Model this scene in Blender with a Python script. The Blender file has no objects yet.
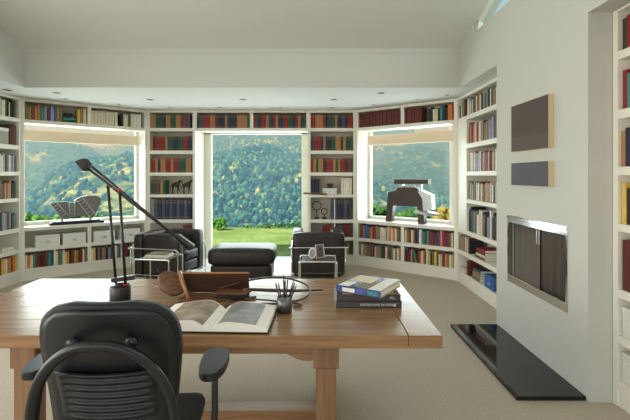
import bpy, bmesh, math, random
from mathutils import Vector, Matrix, noise
random.seed(11)
scene = bpy.context.scene
COL = scene.collection
PI = math.pi
R = math.radians

# ------------------------------------------------------------------ materials
def srgb(c):
    return tuple(((x / 255) / 12.92 if x / 255 <= 0.04045 else ((x / 255 + 0.055) / 1.055) ** 2.4) for x in c) + (1.0,)

def newmat(name):
    m = bpy.data.materials.new(name); m.use_nodes = True
    nt = m.node_tree
    return m, nt, nt.nodes['Principled BSDF']

def link(nt, a, b): nt.links.new(a, b)

def mat(name, col, rough=0.5, metal=0.0, var=0.0, vscale=20, bump=0.0, bscale=60, coat=0.0, spec=None, stretch=None):
    m, nt, b = newmat(name)
    c = srgb(col)
    b.inputs['Base Color'].default_value = c
    b.inputs['Roughness'].default_value = rough
    b.inputs['Metallic'].default_value = metal
    if coat: b.inputs['Coat Weight'].default_value = coat; b.inputs['Coat Roughness'].default_value = 0.15
    if spec is not None: b.inputs['Specular IOR Level'].default_value = spec
    tc = nt.nodes.new('ShaderNodeTexCoord'); mp = nt.nodes.new('ShaderNodeMapping')
    if stretch: mp.inputs['Scale'].default_value = stretch
    link(nt, tc.outputs['Object'], mp.inputs['Vector'])
    if var:
        n = nt.nodes.new('ShaderNodeTexNoise'); n.inputs['Scale'].default_value = vscale; n.inputs['Detail'].default_value = 5
        link(nt, mp.outputs['Vector'], n.inputs['Vector'])
        r = nt.nodes.new('ShaderNodeValToRGB')
        r.color_ramp.elements[0].position = 0.3; r.color_ramp.elements[1].position = 0.7
        r.color_ramp.elements[0].color = tuple(x * (1 - var) for x in c[:3]) + (1,)
        r.color_ramp.elements[1].color = tuple(min(1, x * (1 + var)) for x in c[:3]) + (1,)
        link(nt, n.outputs['Fac'], r.inputs['Fac']); link(nt, r.outputs['Color'], b.inputs['Base Color'])
    if bump:
        n2 = nt.nodes.new('ShaderNodeTexNoise'); n2.inputs['Scale'].default_value = bscale; n2.inputs['Detail'].default_value = 4
        link(nt, mp.outputs['Vector'], n2.inputs['Vector'])
        bp = nt.nodes.new('ShaderNodeBump'); bp.inputs['Strength'].default_value = bump; bp.inputs['Distance'].default_value = 0.01
        link(nt, n2.outputs['Fac'], bp.inputs['Height']); link(nt, bp.outputs['Normal'], b.inputs['Normal'])
    return m

def wood(name, c1, c2, rough=0.3, grain=(1.2, 22, 22), coat=0.3):
    m, nt, b = newmat(name)
    b.inputs['Roughness'].default_value = rough
    b.inputs['Coat Weight'].default_value = coat; b.inputs['Coat Roughness'].default_value = 0.18
    tc = nt.nodes.new('ShaderNodeTexCoord'); mp = nt.nodes.new('ShaderNodeMapping'); mp.inputs['Scale'].default_value = grain
    link(nt, tc.outputs['Object'], mp.inputs['Vector'])
    n = nt.nodes.new('ShaderNodeTexNoise'); n.inputs['Scale'].default_value = 2.2; n.inputs['Detail'].default_value = 8; n.inputs['Distortion'].default_value = 0.6
    link(nt, mp.outputs['Vector'], n.inputs['Vector'])
    r = nt.nodes.new('ShaderNodeValToRGB')
    r.color_ramp.elements[0].position = 0.32; r.color_ramp.elements[1].position = 0.68
    r.color_ramp.elements[0].color = srgb(c2); r.color_ramp.elements[1].color = srgb(c1)
    link(nt, n.outputs['Fac'], r.inputs['Fac']); link(nt, r.outputs['Color'], b.inputs['Base Color'])
    bp = nt.nodes.new('ShaderNodeBump'); bp.inputs['Strength'].default_value = 0.12; bp.inputs['Distance'].default_value = 0.004
    link(nt, n.outputs['Fac'], bp.inputs['Height']); link(nt, bp.outputs['Normal'], b.inputs['Normal'])
    return m

M = {}
M['wall'] = mat('wall_paint', (203, 203, 195), 0.8, bump=0.03, bscale=90)
M['ceil'] = mat('ceiling_paint', (217, 217, 213), 0.85, bump=0.03, bscale=90)
M['white'] = mat('white_lacquer', (238, 234, 220), 0.42, var=0.012, vscale=3)
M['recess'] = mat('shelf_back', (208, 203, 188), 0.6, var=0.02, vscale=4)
M['carpet'] = mat('carpet', (194, 182, 164), 0.95, var=0.13, vscale=70, bump=0.5, bscale=160, spec=0.1)
M['stone'] = mat('carpet_glare', (226, 224, 220), 0.35, var=0.03, vscale=6)  # glare on the carpet by the door, put into a pale colour
M['black'] = mat('black_granite', (14, 16, 18), 0.06, spec=0.6, var=0.2, vscale=90)
M['chrome'] = mat('chrome', (225, 225, 225), 0.12, 1.0, var=0.02, vscale=8)
M['steel'] = mat('brushed_steel', (200, 200, 202), 0.28, 1.0, var=0.05, vscale=30, stretch=(1, 1, 20))
M['mesh'] = mat('bronze_mesh', (168, 157, 144), 0.6, 0.0, var=0.12, vscale=200)
M['firebox'] = mat('firebox_soot', (28, 26, 24), 0.9, var=0.3, vscale=12)
M['leather'] = mat('black_brown_leather', (38, 30, 26), 0.42, var=0.12, vscale=40, bump=0.12, bscale=130)
M['plastic'] = mat('charcoal_plastic', (17, 21, 25), 0.38, var=0.04, vscale=50, bump=0.05, bscale=400)
M['fabric'] = mat('black_upholstery', (10, 12, 14), 0.6, var=0.08, vscale=120, bump=0.15, bscale=300)
M['lampblack'] = mat('lamp_enamel', (28, 22, 21), 0.38, var=0.05, vscale=30)
M['red'] = mat('red_plastic', (190, 30, 28), 0.4, var=0.02, vscale=30)
M['oak'] = wood('oak', (162, 123, 86), (130, 95, 64), 0.27)
M['oak_v'] = wood('oak_upright', (148, 111, 77), (120, 88, 60), 0.4, (22, 22, 1.2))
M['walnut'] = wood('walnut_sculpture', (124, 80, 44), (84, 50, 28), 0.35)
M['walnut_lt'] = wood('cherry_strip', (176, 116, 62), (140, 86, 44), 0.35)
M['dkwood'] = wood('dark_wood', (78, 50, 34), (50, 32, 22), 0.4)
M['pad'] = mat('brown_leather_pad', (66, 52, 44), 0.5, var=0.1, vscale=40)
M['paper'] = mat('book_pages', (244, 240, 228), 0.8, var=0.05, vscale=150, stretch=(30, 1, 1))
M['gold'] = mat('gilt_band', (168, 134, 80), 0.4, 0.3, var=0.04, vscale=60)
M['shade'] = mat('woven_blind', (242, 222, 196), 0.7, var=0.08, vscale=12, stretch=(1, 1, 40), bump=0.2, bscale=40)
M['canvas_edge'] = mat('canvas_edge_wood', (208, 188, 148), 0.6, var=0.05, vscale=20)
M['paint_dk'] = mat('umber_canvas', (84, 74, 68), 0.85, var=0.05, vscale=4, stretch=(1, 1, 6))
M['paint_dk2'] = mat('umber_canvas_low', (92, 83, 76), 0.85, var=0.05, vscale=4, stretch=(1, 1, 6))
M['paint_bl'] = mat('slate_canvas', (90, 91, 97), 0.85, var=0.05, vscale=6)
M['gry_metal'] = mat('grey_painted_metal', (128, 124, 120), 0.4, 0.4, var=0.05, vscale=20)
M['lt_metal'] = mat('pale_steel', (196, 200, 200), 0.35, 0.5, var=0.05, vscale=20)
M['bronze'] = mat('dark_bronze', (72, 60, 54), 0.45, 0.3, var=0.12, vscale=30)
M['bronze2'] = mat('horse_bronze', (58, 44, 32), 0.4, 0.5, var=0.2, vscale=60)
M['whitebox'] = mat('white_linen_box', (232, 230, 222), 0.7, var=0.03, vscale=60)
M['boxside'] = mat('beige_box_side', (170, 162, 142), 0.7, var=0.06, vscale=60)
M['graph'] = mat('graphite_pencil', (40, 34, 36), 0.4, var=0.1, vscale=40)
M['tip'] = mat('pink_eraser', (206, 150, 138), 0.6, var=0.05, vscale=60)
M['dkcup'] = mat('gunmetal', (112, 112, 114), 0.35, 0.8, var=0.08, vscale=40, stretch=(20, 20, 1))
M['photo'] = mat('photo_print', (110, 96, 84), 0.3, var=0.4, vscale=50)
M['brass'] = mat('aged_brass', (120, 92, 60), 0.35, 0.7, var=0.06, vscale=30)
M['dark'] = mat('dark_void', (52, 50, 47), 0.7, var=0.1, vscale=30)
M['ltgrey'] = mat('ring_grey', (168, 166, 160), 0.5, var=0.02, vscale=30)

def glass_mat():
    m = bpy.data.materials.new('window_glass'); m.use_nodes = True; nt = m.node_tree
    nt.nodes.clear()
    o = nt.nodes.new('ShaderNodeOutputMaterial'); mx = nt.nodes.new('ShaderNodeMixShader')
    t = nt.nodes.new('ShaderNodeBsdfTransparent'); g = nt.nodes.new('ShaderNodeBsdfGlossy'); g.inputs['Roughness'].default_value = 0.02
    t.inputs['Color'].default_value = (0.93, 0.97, 0.96, 1)
    f = nt.nodes.new('ShaderNodeLayerWeight'); pw = nt.nodes.new('ShaderNodeMath'); pw.operation = 'POWER'; pw.inputs[1].default_value = 5
    ma = nt.nodes.new('ShaderNodeMath'); ma.operation = 'MULTIPLY_ADD'; ma.inputs[1].default_value = .5; ma.inputs[2].default_value = .006
    nt.links.new(f.outputs['Facing'], pw.inputs[0]); nt.links.new(pw.outputs[0], ma.inputs[0])
    nt.links.new(ma.outputs[0], mx.inputs[0]); nt.links.new(t.outputs[0], mx.inputs[1]); nt.links.new(g.outputs[0], mx.inputs[2])
    nt.links.new(mx.outputs[0], o.inputs['Surface'])
    return m
M['glass'] = glass_mat()

BOOKC = {  # colour word -> (material, rgb)
 'red': (138, 30, 34), 'dark red': (98, 34, 32), 'green': (24, 78, 56), 'dark green': (34, 58, 46), 'navy': (32, 38, 62),
 'slate blue': (66, 76, 92), 'blue': (50, 98, 158), 'teal': (56, 140, 136), 'tan': (170, 124, 76), 'cream': (222, 212, 184),
 'white': (232, 230, 222), 'grey': (140, 138, 134), 'black': (34, 33, 36), 'orange': (216, 122, 62), 'yellow': (222, 190, 96),
 'brown': (108, 74, 52), 'purple': (92, 50, 100), 'pink': (214, 138, 134), 'olive': (120, 114, 70), 'lilac': (166, 162, 186)}
for k, v in BOOKC.items():
    M['bk_' + k] = mat('book_cloth_' + k.replace(' ', '_'), v, 0.55, var=0.12, vscale=30)

# ------------------------------------------------------------------ mesh builder
class MB:
    def __init__(s): s.bm = bmesh.new(); s.mats = []
    def mi(s, m):
        if m is None: return 0
        if m not in s.mats: s.mats.append(m)
        return s.mats.index(m)
    def box(s, x0, x1, y0, y1, z0, z1, m=None, bev=0.0, mtx=None, seg=1):
        t = bmesh.new()
        vs = [t.verts.new((x, y, z)) for x in (x0, x1) for y in (y0, y1) for z in (z0, z1)]
        for f in ((0, 1, 3, 2), (4, 6, 7, 5), (0, 4, 5, 1), (2, 3, 7, 6), (0, 2, 6, 4), (1, 5, 7, 3)):
            t.faces.new([vs[i] for i in f])
        if bev: bmesh.ops.bevel(t, geom=t.edges[:], offset=bev, segments=seg, affect='EDGES', profile=0.5, clamp_overlap=True)
        return s.add(t, m, mtx, smooth=seg > 1)
    def add(s, t, m=None, mtx=None, smooth=False):
        i = s.mi(m); mp = {}
        for v in t.verts:
            mp[v] = s.bm.verts.new(mtx @ v.co if mtx else v.co)
        for f in t.faces:
            try:
                nf = s.bm.faces.new([mp[v] for v in f.verts]); nf.material_index = i; nf.smooth = smooth
            except ValueError: pass
        t.free(); return s
    def prism(s, pts, z0, z1, m=None, mtx=None, bev=0):
        t = bmesh.new()
        a = [t.verts.new((p[0], p[1], z0)) for p in pts]; b = [t.verts.new((p[0], p[1], z1)) for p in pts]
        n = len(pts)
        t.faces.new(a[::-1]); t.faces.new(b)
        for i in range(n): t.faces.new((a[i], a[(i + 1) % n], b[(i + 1) % n], b[i]))
        bmesh.ops.recalc_face_normals(t, faces=t.faces[:])
        if bev: bmesh.ops.bevel(t, geom=t.edges[:], offset=bev, segments=2, affect='EDGES', profile=0.5, clamp_overlap=True)
        return s.add(t, m, mtx)
    def tube(s, pts, r, m=None, n=10, mtx=None, closed=False, flat=1.0):
        pts = [Vector(p) for p in pts]; N = len(pts)
        rs = r if isinstance(r, (list, tuple)) else [r] * N
        t = bmesh.new(); rings = []
        d = ((pts[1] - pts[0])).normalized()
        up = Vector((0, 0, 1)) if abs(d.z) < 0.9 else Vector((1, 0, 0))
        nv = d.cross(up).normalized()
        for i, p in enumerate(pts):
            if closed: d2 = (pts[(i + 1) % N] - pts[i - 1]).normalized()
            elif i == 0: d2 = (pts[1] - pts[0]).normalized()
            elif i == N - 1: d2 = (pts[-1] - pts[-2]).normalized()
            else: d2 = ((pts[i + 1] - p).normalized() + (p - pts[i - 1]).normalized()).normalized()
            nv = (nv - d2 * nv.dot(d2)).normalized(); bv = d2.cross(nv)
            rings.append([t.verts.new(p + (nv * math.cos(2 * PI * k / n) + bv * math.sin(2 * PI * k / n) * flat) * rs[i]) for k in range(n)])
        for i in range(N if closed else N - 1):
            A = rings[i]; B = rings[(i + 1) % N]
            for k in range(n): t.faces.new((A[k], A[(k + 1) % n], B[(k + 1) % n], B[k]))
        if not closed:
            t.faces.new(rings[0][::-1]); t.faces.new(rings[-1])
        bmesh.ops.recalc_face_normals(t, faces=t.faces[:])
        return s.add(t, m, mtx, smooth=True)
    def lathe(s, prof, m=None, n=28, mtx=None):
        t = bmesh.new(); rings = []
        for (r, z) in prof:
            rings.append([t.verts.new((r * math.cos(2 * PI * k / n), r * math.sin(2 * PI * k / n), z)) for k in range(n)])
        for i in range(len(rings) - 1):
            for k in range(n): t.faces.new((rings[i][k], rings[i][(k + 1) % n], rings[i + 1][(k + 1) % n], rings[i + 1][k]))
        if prof[0][0] > 1e-4: t.faces.new(rings[0][::-1])
        if prof[-1][0] > 1e-4: t.faces.new(rings[-1])
        bmesh.ops.remove_doubles(t, verts=t.verts[:], dist=1e-6)
        bmesh.ops.recalc_face_normals(t, faces=t.faces[:])
        return s.add(t, m, mtx, smooth=True)
    def cushion(s, x0, x1, y0, y1, z0, z1, m=None, puff=0.02, rad=0.03, mtx=None, n=9):
        # rounded, slightly inflated box
        t = bmesh.new(); bmesh.ops.create_cube(t, size=2)
        bmesh.ops.subdivide_edges(t, edges=t.edges[:], cuts=n, use_grid_fill=True)
        hx, hy, hz = (x1 - x0) / 2, (y1 - y0) / 2, (z1 - z0) / 2
        cx, cy, cz = (x0 + x1) / 2, (y0 + y1) / 2, (z0 + z1) / 2
        for v in t.verts:
            a, b, c = v.co
            p = Vector((a * hx, b * hy, c * hz))
            inner = Vector((max(-hx + rad, min(hx - rad, p.x)), max(-hy + rad, min(hy - rad, p.y)), max(-hz + rad, min(hz - rad, p.z))))
            d = p - inner
            if d.length > 1e-6: p = inner + d.normalized() * rad
            fx = (1 - a * a); fy = (1 - b * b); fz = (1 - c * c)
            if abs(a) > .999: p.x += math.copysign(puff * fy * fz, a)
            if abs(b) > .999: p.y += math.copysign(puff * fx * fz, b)
            if abs(c) > .999: p.z += math.copysign(puff * fx * fy, c)
            v.co = p + Vector((cx, cy, cz))
        return s.add(t, m, mtx, smooth=True)
    def text(s, body, size, m, mtx, extrude=0.0004):
        cu = bpy.data.curves.new('t', 'FONT'); cu.body = body; cu.size = size; cu.extrude = extrude
        ob = bpy.data.objects.new('t', cu); COL.objects.link(ob)
        dg = bpy.context.evaluated_depsgraph_get(); dg.update()
        me = bpy.data.meshes.new_from_object(ob.evaluated_get(dg))
        t = bmesh.new(); t.from_mesh(me)
        bpy.data.objects.remove(ob); bpy.data.meshes.remove(me)
        return s.add(t, m, mtx)
    def build(s, name, m=None, parent=None, loc=None, rotz=0.0):
        me = bpy.data.meshes.new(name); s.bm.to_mesh(me); s.bm.free()
        if s.mats:
            for x in s.mats: me.materials.append(M[x])
        elif m: me.materials.append(M[m])
        o = bpy.data.objects.new(name, me); COL.objects.link(o)
        if parent: o.parent = parent
        if loc is not None: o.location = loc
        o.rotation_euler.z = rotz
        return o

def tag(o, label=None, cat=None, group=None, kind=None):
    if label: o['label'] = label
    if cat: o['category'] = cat
    if group: o['group'] = group
    if kind: o['kind'] = kind
    return o
def empty(name, loc, rz, label, cat, group=None):
    o = bpy.data.objects.new(name, None); COL.objects.link(o); o.empty_display_size = 0.1
    o.location = loc; o.rotation_euler.z = rz
    return tag(o, label, cat, group)
def struct(name, mb, m=None, **k):
    return tag(mb.build(name, m, **k), kind='structure')
def dup(root, loc, rz, label, group=None):
    r = root.copy(); COL.objects.link(r); r.location = loc; r.rotation_euler.z = rz; r['label'] = label
    if group: r['group'] = group
    for ch in list(root.children):
        c = ch.copy(); COL.objects.link(c); c.parent = r
        for g in list(ch.children):
            d = g.copy(); COL.objects.link(d); d.parent = c
    return r

# ------------------------------------------------------------------ camera
EYE = 1.5; F = 430.0
cam = bpy.data.cameras.new('camera'); co = bpy.data.objects.new('camera', cam); COL.objects.link(co)
cam.sensor_width = 36; cam.lens = 36 * F / 630
cam.shift_y = -34 / 630
co.location = (0, 0, EYE); co.rotation_euler = (R(90), 0, 0)
cam.clip_start = 0.05; cam.clip_end = 9000
scene.camera = co
def px(x, y, D):   # reference pixel at distance D along the view axis -> world point
    return Vector(((x - 315) / F * D, D, EYE + (176 - y) / F * D))

# ------------------------------------------------------------------ plan of the polygonal bay
P1 = Vector((-4.17, 6.10)); P2 = Vector((-2.83, 7.25)); P3 = Vector((0.69, 7.25)); P4 = Vector((2.03, 6.15))
HS = 2.61            # soffit height
XR = 1.81; XL = -3.64
class Bay:
    def __init__(s, a, b):
        s.a = Vector(a); s.b = Vector(b); d = s.b - s.a; s.L = d.length; s.u = d / s.L; s.n = Vector((-s.u.y, s.u.x)); s.rz = math.atan2(s.u.y, s.u.x)
    def w(s, q, t, z): p = s.a + s.u * q + s.n * t; return Vector((p.x, p.y, z))
    @property
    def mtx(s): return Matrix.Translation((s.a.x, s.a.y, 0)) @ Matrix.Rotation(s.rz, 4, 'Z')
BA = Bay((-4.17, 4.72), P1); BB = Bay(P1, P2); BC = Bay(P2, P3); BE = Bay(P3, P4); BF = Bay(P4, (2.03, 4.29)); BG = Bay((1.97, 2.845), (1.97, 1.75))

# ------------------------------------------------------------------ structure
mb = MB(); mb.prism([(-5, -3.2), (2.8, -3.2), (2.8, 6.6), (1.2, 7.9), (-.14, 7.9), (-2.0, 7.9), (-3.2, 7.9), (-5, 6.6)], -0.12, 0.0)
struct('floor', mb, 'carpet')
mb = MB(); mb.box(-2.015, -0.125, 6.45, 8.0, 0.0, 0.006); struct('trim_1', mb, 'stone')  # pale strip added over the carpet to stand in for glare

# soffit slab
mb = MB()
mb.prism([(-4.9, 4.0), (XL - .012, 4.0), (XL - .012, 5.395), (XR + .012, 5.395), (XR + .012, 4.2), (2.6, 4.2), (2.6, 6.6), (1.0, 8.0), (-3.1, 8.0), (-4.9, 6.6)], HS, HS + 0.12)
struct('ceiling', mb, 'ceil')
# fascia over the soffit edge
mb = MB(); mb.box(XL - .1, XR + .1, 5.385, 5.50, HS + .001, 3.16); mb.box(XL, XR, 5.375, 5.385, 3.04, 3.095); struct('wall_fascia', mb, 'wall')
# sloped ceiling: rises from the fascia towards the camera, ridge, back down
SL = 0.36
def cz(D): return 3.095 + SL * (5.38 - D)
def slope_ceiling():
    mb = MB()
    for (a, b, za, zb) in ((5.6, 1.2, cz(5.6), cz(1.2)), (1.2, -3.2, cz(1.2), cz(1.2) - SL * 4.4)):
        t = bmesh.new()
        v = [t.verts.new(p) for p in ((-4.0, a, za), (2.0, a, za), (2.0, b, zb), (-4.0, b, zb), (-4.0, a, za + .12), (2.0, a, za + .12), (2.0, b, zb + .12), (-4.0, b, zb + .12))]
        for f in ((0, 1, 2, 3), (4, 7, 6, 5), (0, 4, 5, 1), (1, 5, 6, 2), (2, 6, 7, 3), (3, 7, 4, 0)): t.faces.new([v[i] for i in f])
        mb.add(t)
    return mb
struct('ceiling_slope', slope_ceiling(), 'ceil')
def yz_panel(mb, x0, x1, pts):   # polygon in (D, z) extruded over x
    t = bmesh.new()
    a = [t.verts.new((x0, p[0], p[1])) for p in pts]; b = [t.verts.new((x1, p[0], p[1])) for p in pts]
    n = len(pts); t.faces.new(a); t.faces.new(b[::-1])
    for i in range(n): t.faces.new((a[i], b[i], b[(i + 1) % n], a[(i + 1) % n]))
    bmesh.ops.recalc_face_normals(t, faces=t.faces[:]); mb.add(t)
# right wall
mb = MB()
F0, F1, FZ0, FZ1 = 3.085, 4.02, 0.53, 1.125      # firebox opening
mb.box(XR, 2.45, F1, 4.285, 0, HS); mb.box(XR, 2.45, 2.85, F0, 0, HS)
mb.box(XR, 2.45, F0, F1, 0, FZ0); mb.box(XR, 2.45, F0, F1, FZ1, HS); mb.box(2.3, 2.45, F0, F1, FZ0, FZ1)
CS = 3.13; CD = 4.965
yz_panel(mb, XR, XR + .14, [(5.38, HS - .004), (CD, HS - .004), (CD, cz(CD) + .05), (5.38, cz(5.38) + .05)])
mb.box(XR, XR + .14, 4.2, CD, HS - .004, CS); mb.box(XR, XR + .14, 1.75, 4.2, HS, CS)
mb.box(XR, 2.45, -3.2, 1.73, 0, HS); mb.box(XR, XR + .14, -3.2, 1.75, HS, CS)
mb.box(2.28, 2.45, 1.73, 2.85, 0, 2.585); mb.box(XR, 2.45, 1.75, 2.85, 2.585, HS)
struct('wall_right', mb, 'wall')
# clerestory glazing
mb = MB(); mb.box(XR + .05, XR + .10, -1.2, CD, CS, CS + .02, 'white')
for d in (4.93, 3.6, 2.3, 1.0, -.3):
    yz_panel(mb, XR + .045, XR + .10, [(d, CS), (d, cz(max(d, 1.2)) - .002 if d > 1.2 else cz(1.2) - SL * (1.2 - d)), (d - .045, cz(max(d - .045, 1.2)) if d > 1.2 else cz(1.2) - SL * (1.2 - d + .05)), (d - .045, CS)])
yz_panel(mb, XR + .045, XR + .10, [(CD, cz(CD)), (CD, cz(CD) - .025), (1.2, cz(1.2) - .025), (1.2, cz(1.2))])
wn = struct('window_3', mb, 'white')
mb = MB(); yz_panel(mb, XR + .07, XR + .076, [(CD - .03, CS + .03), (CD - .03, cz(CD)), (1.2, cz(1.2) - .02), (-1.2, cz(1.2) - SL * 2.4 - .02), (-1.2, CS + .03)])
mb.build('window_pane', 'glass', wn)
mb = MB(); yz_panel(mb, XR, XR + .14, [(-1.2, CS), (-1.2, cz(1.2) - SL * 2.4), (-3.2, cz(1.2) - SL * 4.4), (-3.2, CS)]); struct('wall_gable', mb, 'wall')
# left wall with big openings added out of view to let fill light in
mb = MB()
mb.box(-4.9, -4.15, 4.0, 4.7, 0, HS)
mb.box(XL - .16, XL, 3.7, 4.0, 0, HS + .12); mb.box(XL - .16, XL, -3.2, -2.2, 0, HS + .12)
mb.box(XL - 1.2, XL, 3.95, 4.0, 0, HS)
mb.box(XL - .16, XL, -2.2, 3.7, 0, .5); mb.box(XL - .16, XL, -2.2, 3.7, 2.45, HS + .12)
for d in (-2.2, -.25, 1.7, 3.62): mb.box(XL - .16, XL, d, d + .08, .5, 2.45)
yz_panel(mb, XL - .14, XL, [(5.38, HS + .121), (5.38, cz(5.38) + .05), (1.2, cz(1.2) + .05), (-3.2, cz(1.2) - SL * 4.4 + .05), (-3.2, HS + .121)])
mb.box(XL - .14, XL, 3.9, 5.385, HS + .001, HS + .125)
struct('wall_left', mb, 'wall')
mb = MB()
mb.box(-4.0, -3.0, -3.35, -3.2, 0, 3.1); mb.box(1.1, 2.45, -3.35, -3.2, 0, 3.1); mb.box(-3.0, 1.1, -3.35, -3.2, 2.45, 3.1); mb.box(-3.0, 1.1, -3.35, -3.2, 0, .3)  # rear opening added out of view for the fill light
mb.box(-1.0, -.9, -3.35, -3.2, .3, 2.45)
struct('wall_rear', mb, 'wall')
mb = MB(); mb.box(XL - 2.3, XL - .16, -5.0, 3.9, 2.62, 2.72); mb.box(XL - .16, 2.6, -5.4, -3.36, 2.62 + .5, 3.22); struct('trim_11', mb, 'white')  # unseen overhangs added to keep sun out of side and rear openings

# outer walls of the bay, mitred at the corners, with window openings
def wall_seg(name, bay, tl, tr, openings, t0=.31, t1=.46, zt=HS, extra=None):
    mb = MB()
    def seg(s0, s1, z0, z1, l=False, r=False):
        a0 = s0 - (tl * t0 if l else 0); a1 = s0 - (tl * t1 if l else 0); b0 = s1 + (tr * t0 if r else 0); b1 = s1 + (tr * t1 if r else 0)
        mb.prism([(a0, t0), (b0, t0), (b1, t1), (a1, t1)], z0, z1)
    if not openings: seg(0, bay.L, 0, zt, True, True)
    else:
        (o0, o1, z0, z1) = openings
        seg(0, o0, 0, zt, True, False); seg(o1, bay.L, 0, zt, False, True)
        if z0 > 0: seg(o0, o1, 0, z0)
        seg(o0, o1, z1, zt)
    return struct(name, mb, 'wall', loc=(bay.a.x, bay.a.y, 0), rotz=bay.rz)
tAB = math.tan(R((90 - math.degrees(BB.rz)) / 2)); tBC = math.tan(BB.rz / 2); tCE = math.tan(-BE.rz / 2); tEF = math.tan((PI / 2 + BE.rz) / 2)
wall_seg('wall_far_left', BA, 0, tAB, None)
WB = (0.035, BB.L - .035, .775, 2.30); WE = (0.035, 1.545, .775, 2.30)
wall_seg('wall_left_bay', BB, tAB, tBC, WB)
wall_seg('wall_back', BC, tBC, tCE, (.81, 2.71, 0, 2.285))
wall_seg('wall_right_bay', BE, tCE, tEF, WE)
wall_seg('wall_far_right', BF, tEF, 0, None)

def win(name, bay, W, t=.355, fr=.05, sill=True, jl=True, jr=True):
    s0, s1, z0, z1 = W
    mb = MB()
    mb.box(s0, s0 + fr, t - .03, t + .03, z0, z1); mb.box(s1 - fr, s1, t - .03, t + .03, z0, z1)
    mb.box(s0, s1, t - .03, t + .03, z0, z0 + fr * .8); mb.box(s0, s1, t - .03, t + .03, z1 - fr * .5, z1)
    root = struct(name, MB() if 0 else mb, 'white', loc=(bay.a.x, bay.a.y, 0), rotz=bay.rz)
    g = MB(); g.box(s0 + fr * .8, s1 - fr * .8, t - .003, t + .003, z0 + fr * .6, z1 - fr * .4); g.build('window_pane', 'glass', root)
    return root
win('window_1', BB, WB); win('window_2', BE, WE)
# garden door frame, set deep in the opening
mb = MB(); a, b = .81, 2.71
mb.box(a, a + .125, .60, .68, 0.006, 2.28); mb.box(b - .125, b, .60, .68, 0.006, 2.28); mb.box(a, b, .60, .68, 2.262, 2.30); 
mb.box(a - .05, a, .461, .70, 0, 2.33); mb.box(b, b + .05, .461, .70, 0, 2.33); mb.box(a - .05, b + .05, .461, .70, 2.285, 2.34)
dr = struct('door_1', mb, 'white', loc=(BC.a.x, BC.a.y, 0), rotz=0)
mb = MB(); mb.box(a + .12, b - .12, .637, .643, .01, 2.265); mb.build('door_pane', 'glass', dr)

# ------------------------------------------------------------------ bookcases
ZR = {1: (2.31, 2.57), 2: (1.93, 2.255), 3: (1.56, 1.87), 4: (1.19, 1.505), 5: (.765, 1.14), 6: (.465, .71), 7: (.17, .41)}
DEP = .285
def bookcase(bay, label, s0, s1, rows, name='bookcase', stile=(.045, .045), divs=None, base=True, cat='bookcase', top=None, t0=0.0, t1=DEP, toptop=None, blank=None):
    """face-framed built-in: side panels, one board between every two rows, back, plinth"""
    root = empty(name, (bay.a.x, bay.a.y, 0), bay.rz, label, cat)
    r_lo, r_hi = max(rows), min(rows)
    zb = 0.0 if base else ZR[r_lo][0] - .05
    zt = toptop if toptop else HS - .002
    a, b = s0 + stile[0], s1 - stile[1]
    for (p, q) in ((s0, a), (b, s1)):
        m_ = MB(); m_.box(p + .0005, q - .0005, t0, t1, zb, zt, bev=.0015); m_.build('side_panel', 'white', root)
    m_ = MB(); m_.box(a, b, t1 - .012, t1, zb + .01, zt - .01); m_.build('back_panel', 'recess', root)
    # boards
    order = sorted(rows, reverse=True)
    for i, r in enumerate(order):
        lo = (ZR[order[i - 1]][1] if i else (zb + (.12 if base else 0)))
        m_ = MB(); m_.box(a, b, t0 + .001, t1 - .012, lo if i else (.125 if base else lo), ZR[r][0], bev=.0015); m_.build('shelf', 'white', root)
    m_ = MB(); m_.box(a, b, t0 + .001, t1 - .012, ZR[order[-1]][1], zt, bev=.0015); m_.build('top', 'white', root)
    if base:
        m_ = MB(); m_.box(a, b, t0 + .012, t0 + .03, 0.0, .125); m_.build('baseboard', 'white', root)
    for (r, s, w) in (divs or []):
        m_ = MB(); m_.box(s - w / 2, s + w / 2, t0 + .002, t1 - .012, ZR[r][0], ZR[r][1]); m_.build('divider', 'white', root)
    if blank:
        m_ = MB(); m_.box(blank[0], blank[1], t0, t0 + .02, blank[2], blank[3]); m_.build('filler_panel', 'white', root)
    return root
A_ = bookcase(BA, 'tall built-in white bookcase at the left edge before the left window', 0, BA.L, [1, 2, 3, 4, 5, 6, 7])
LB, LE = BB.L, BE.L
bookcase(BB, 'long low white bookcase and sill under the left window', 0, LB, [6, 7], divs=[(6, LB / 2, .05), (7, LB / 2, .05), (7, LB * .235, .02), (7, LB * .77, .02)], toptop=.76)
bookcase(BB, 'white overhead book shelf above the left window', 0, LB, [1], name='overhead_bookcase', base=False, divs=[(1, LB / 2, .05)], cat='shelf')
bookcase(BC, 'narrow floor-to-ceiling white bookcase left of the garden door', 0, .81, [1, 2, 3, 4, 5, 6, 7])
bookcase(BC, 'white overhead book shelf above the garden door', .81, 2.71, [1], name='overhead_bookcase', base=False, divs=[(1, 1.76, .055)], stile=(.025, .025), cat='shelf')
bookcase(BC, 'narrow floor-to-ceiling white bookcase right of the garden door', 2.71, BC.L, [1, 2, 3, 4, 5, 6, 7])
bookcase(BE, 'long low white bookcase and sill under the right window', 0, LE, [6, 7], divs=[(6, LE / 2, .055), (7, LE / 2, .055), (7, LE * .735, .02)], toptop=.76)
bookcase(BE, 'white overhead book shelf above the right window', 0, LE, [1], name='overhead_bookcase', base=False, divs=[(1, LE / 2, .055)], cat='shelf')
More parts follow.
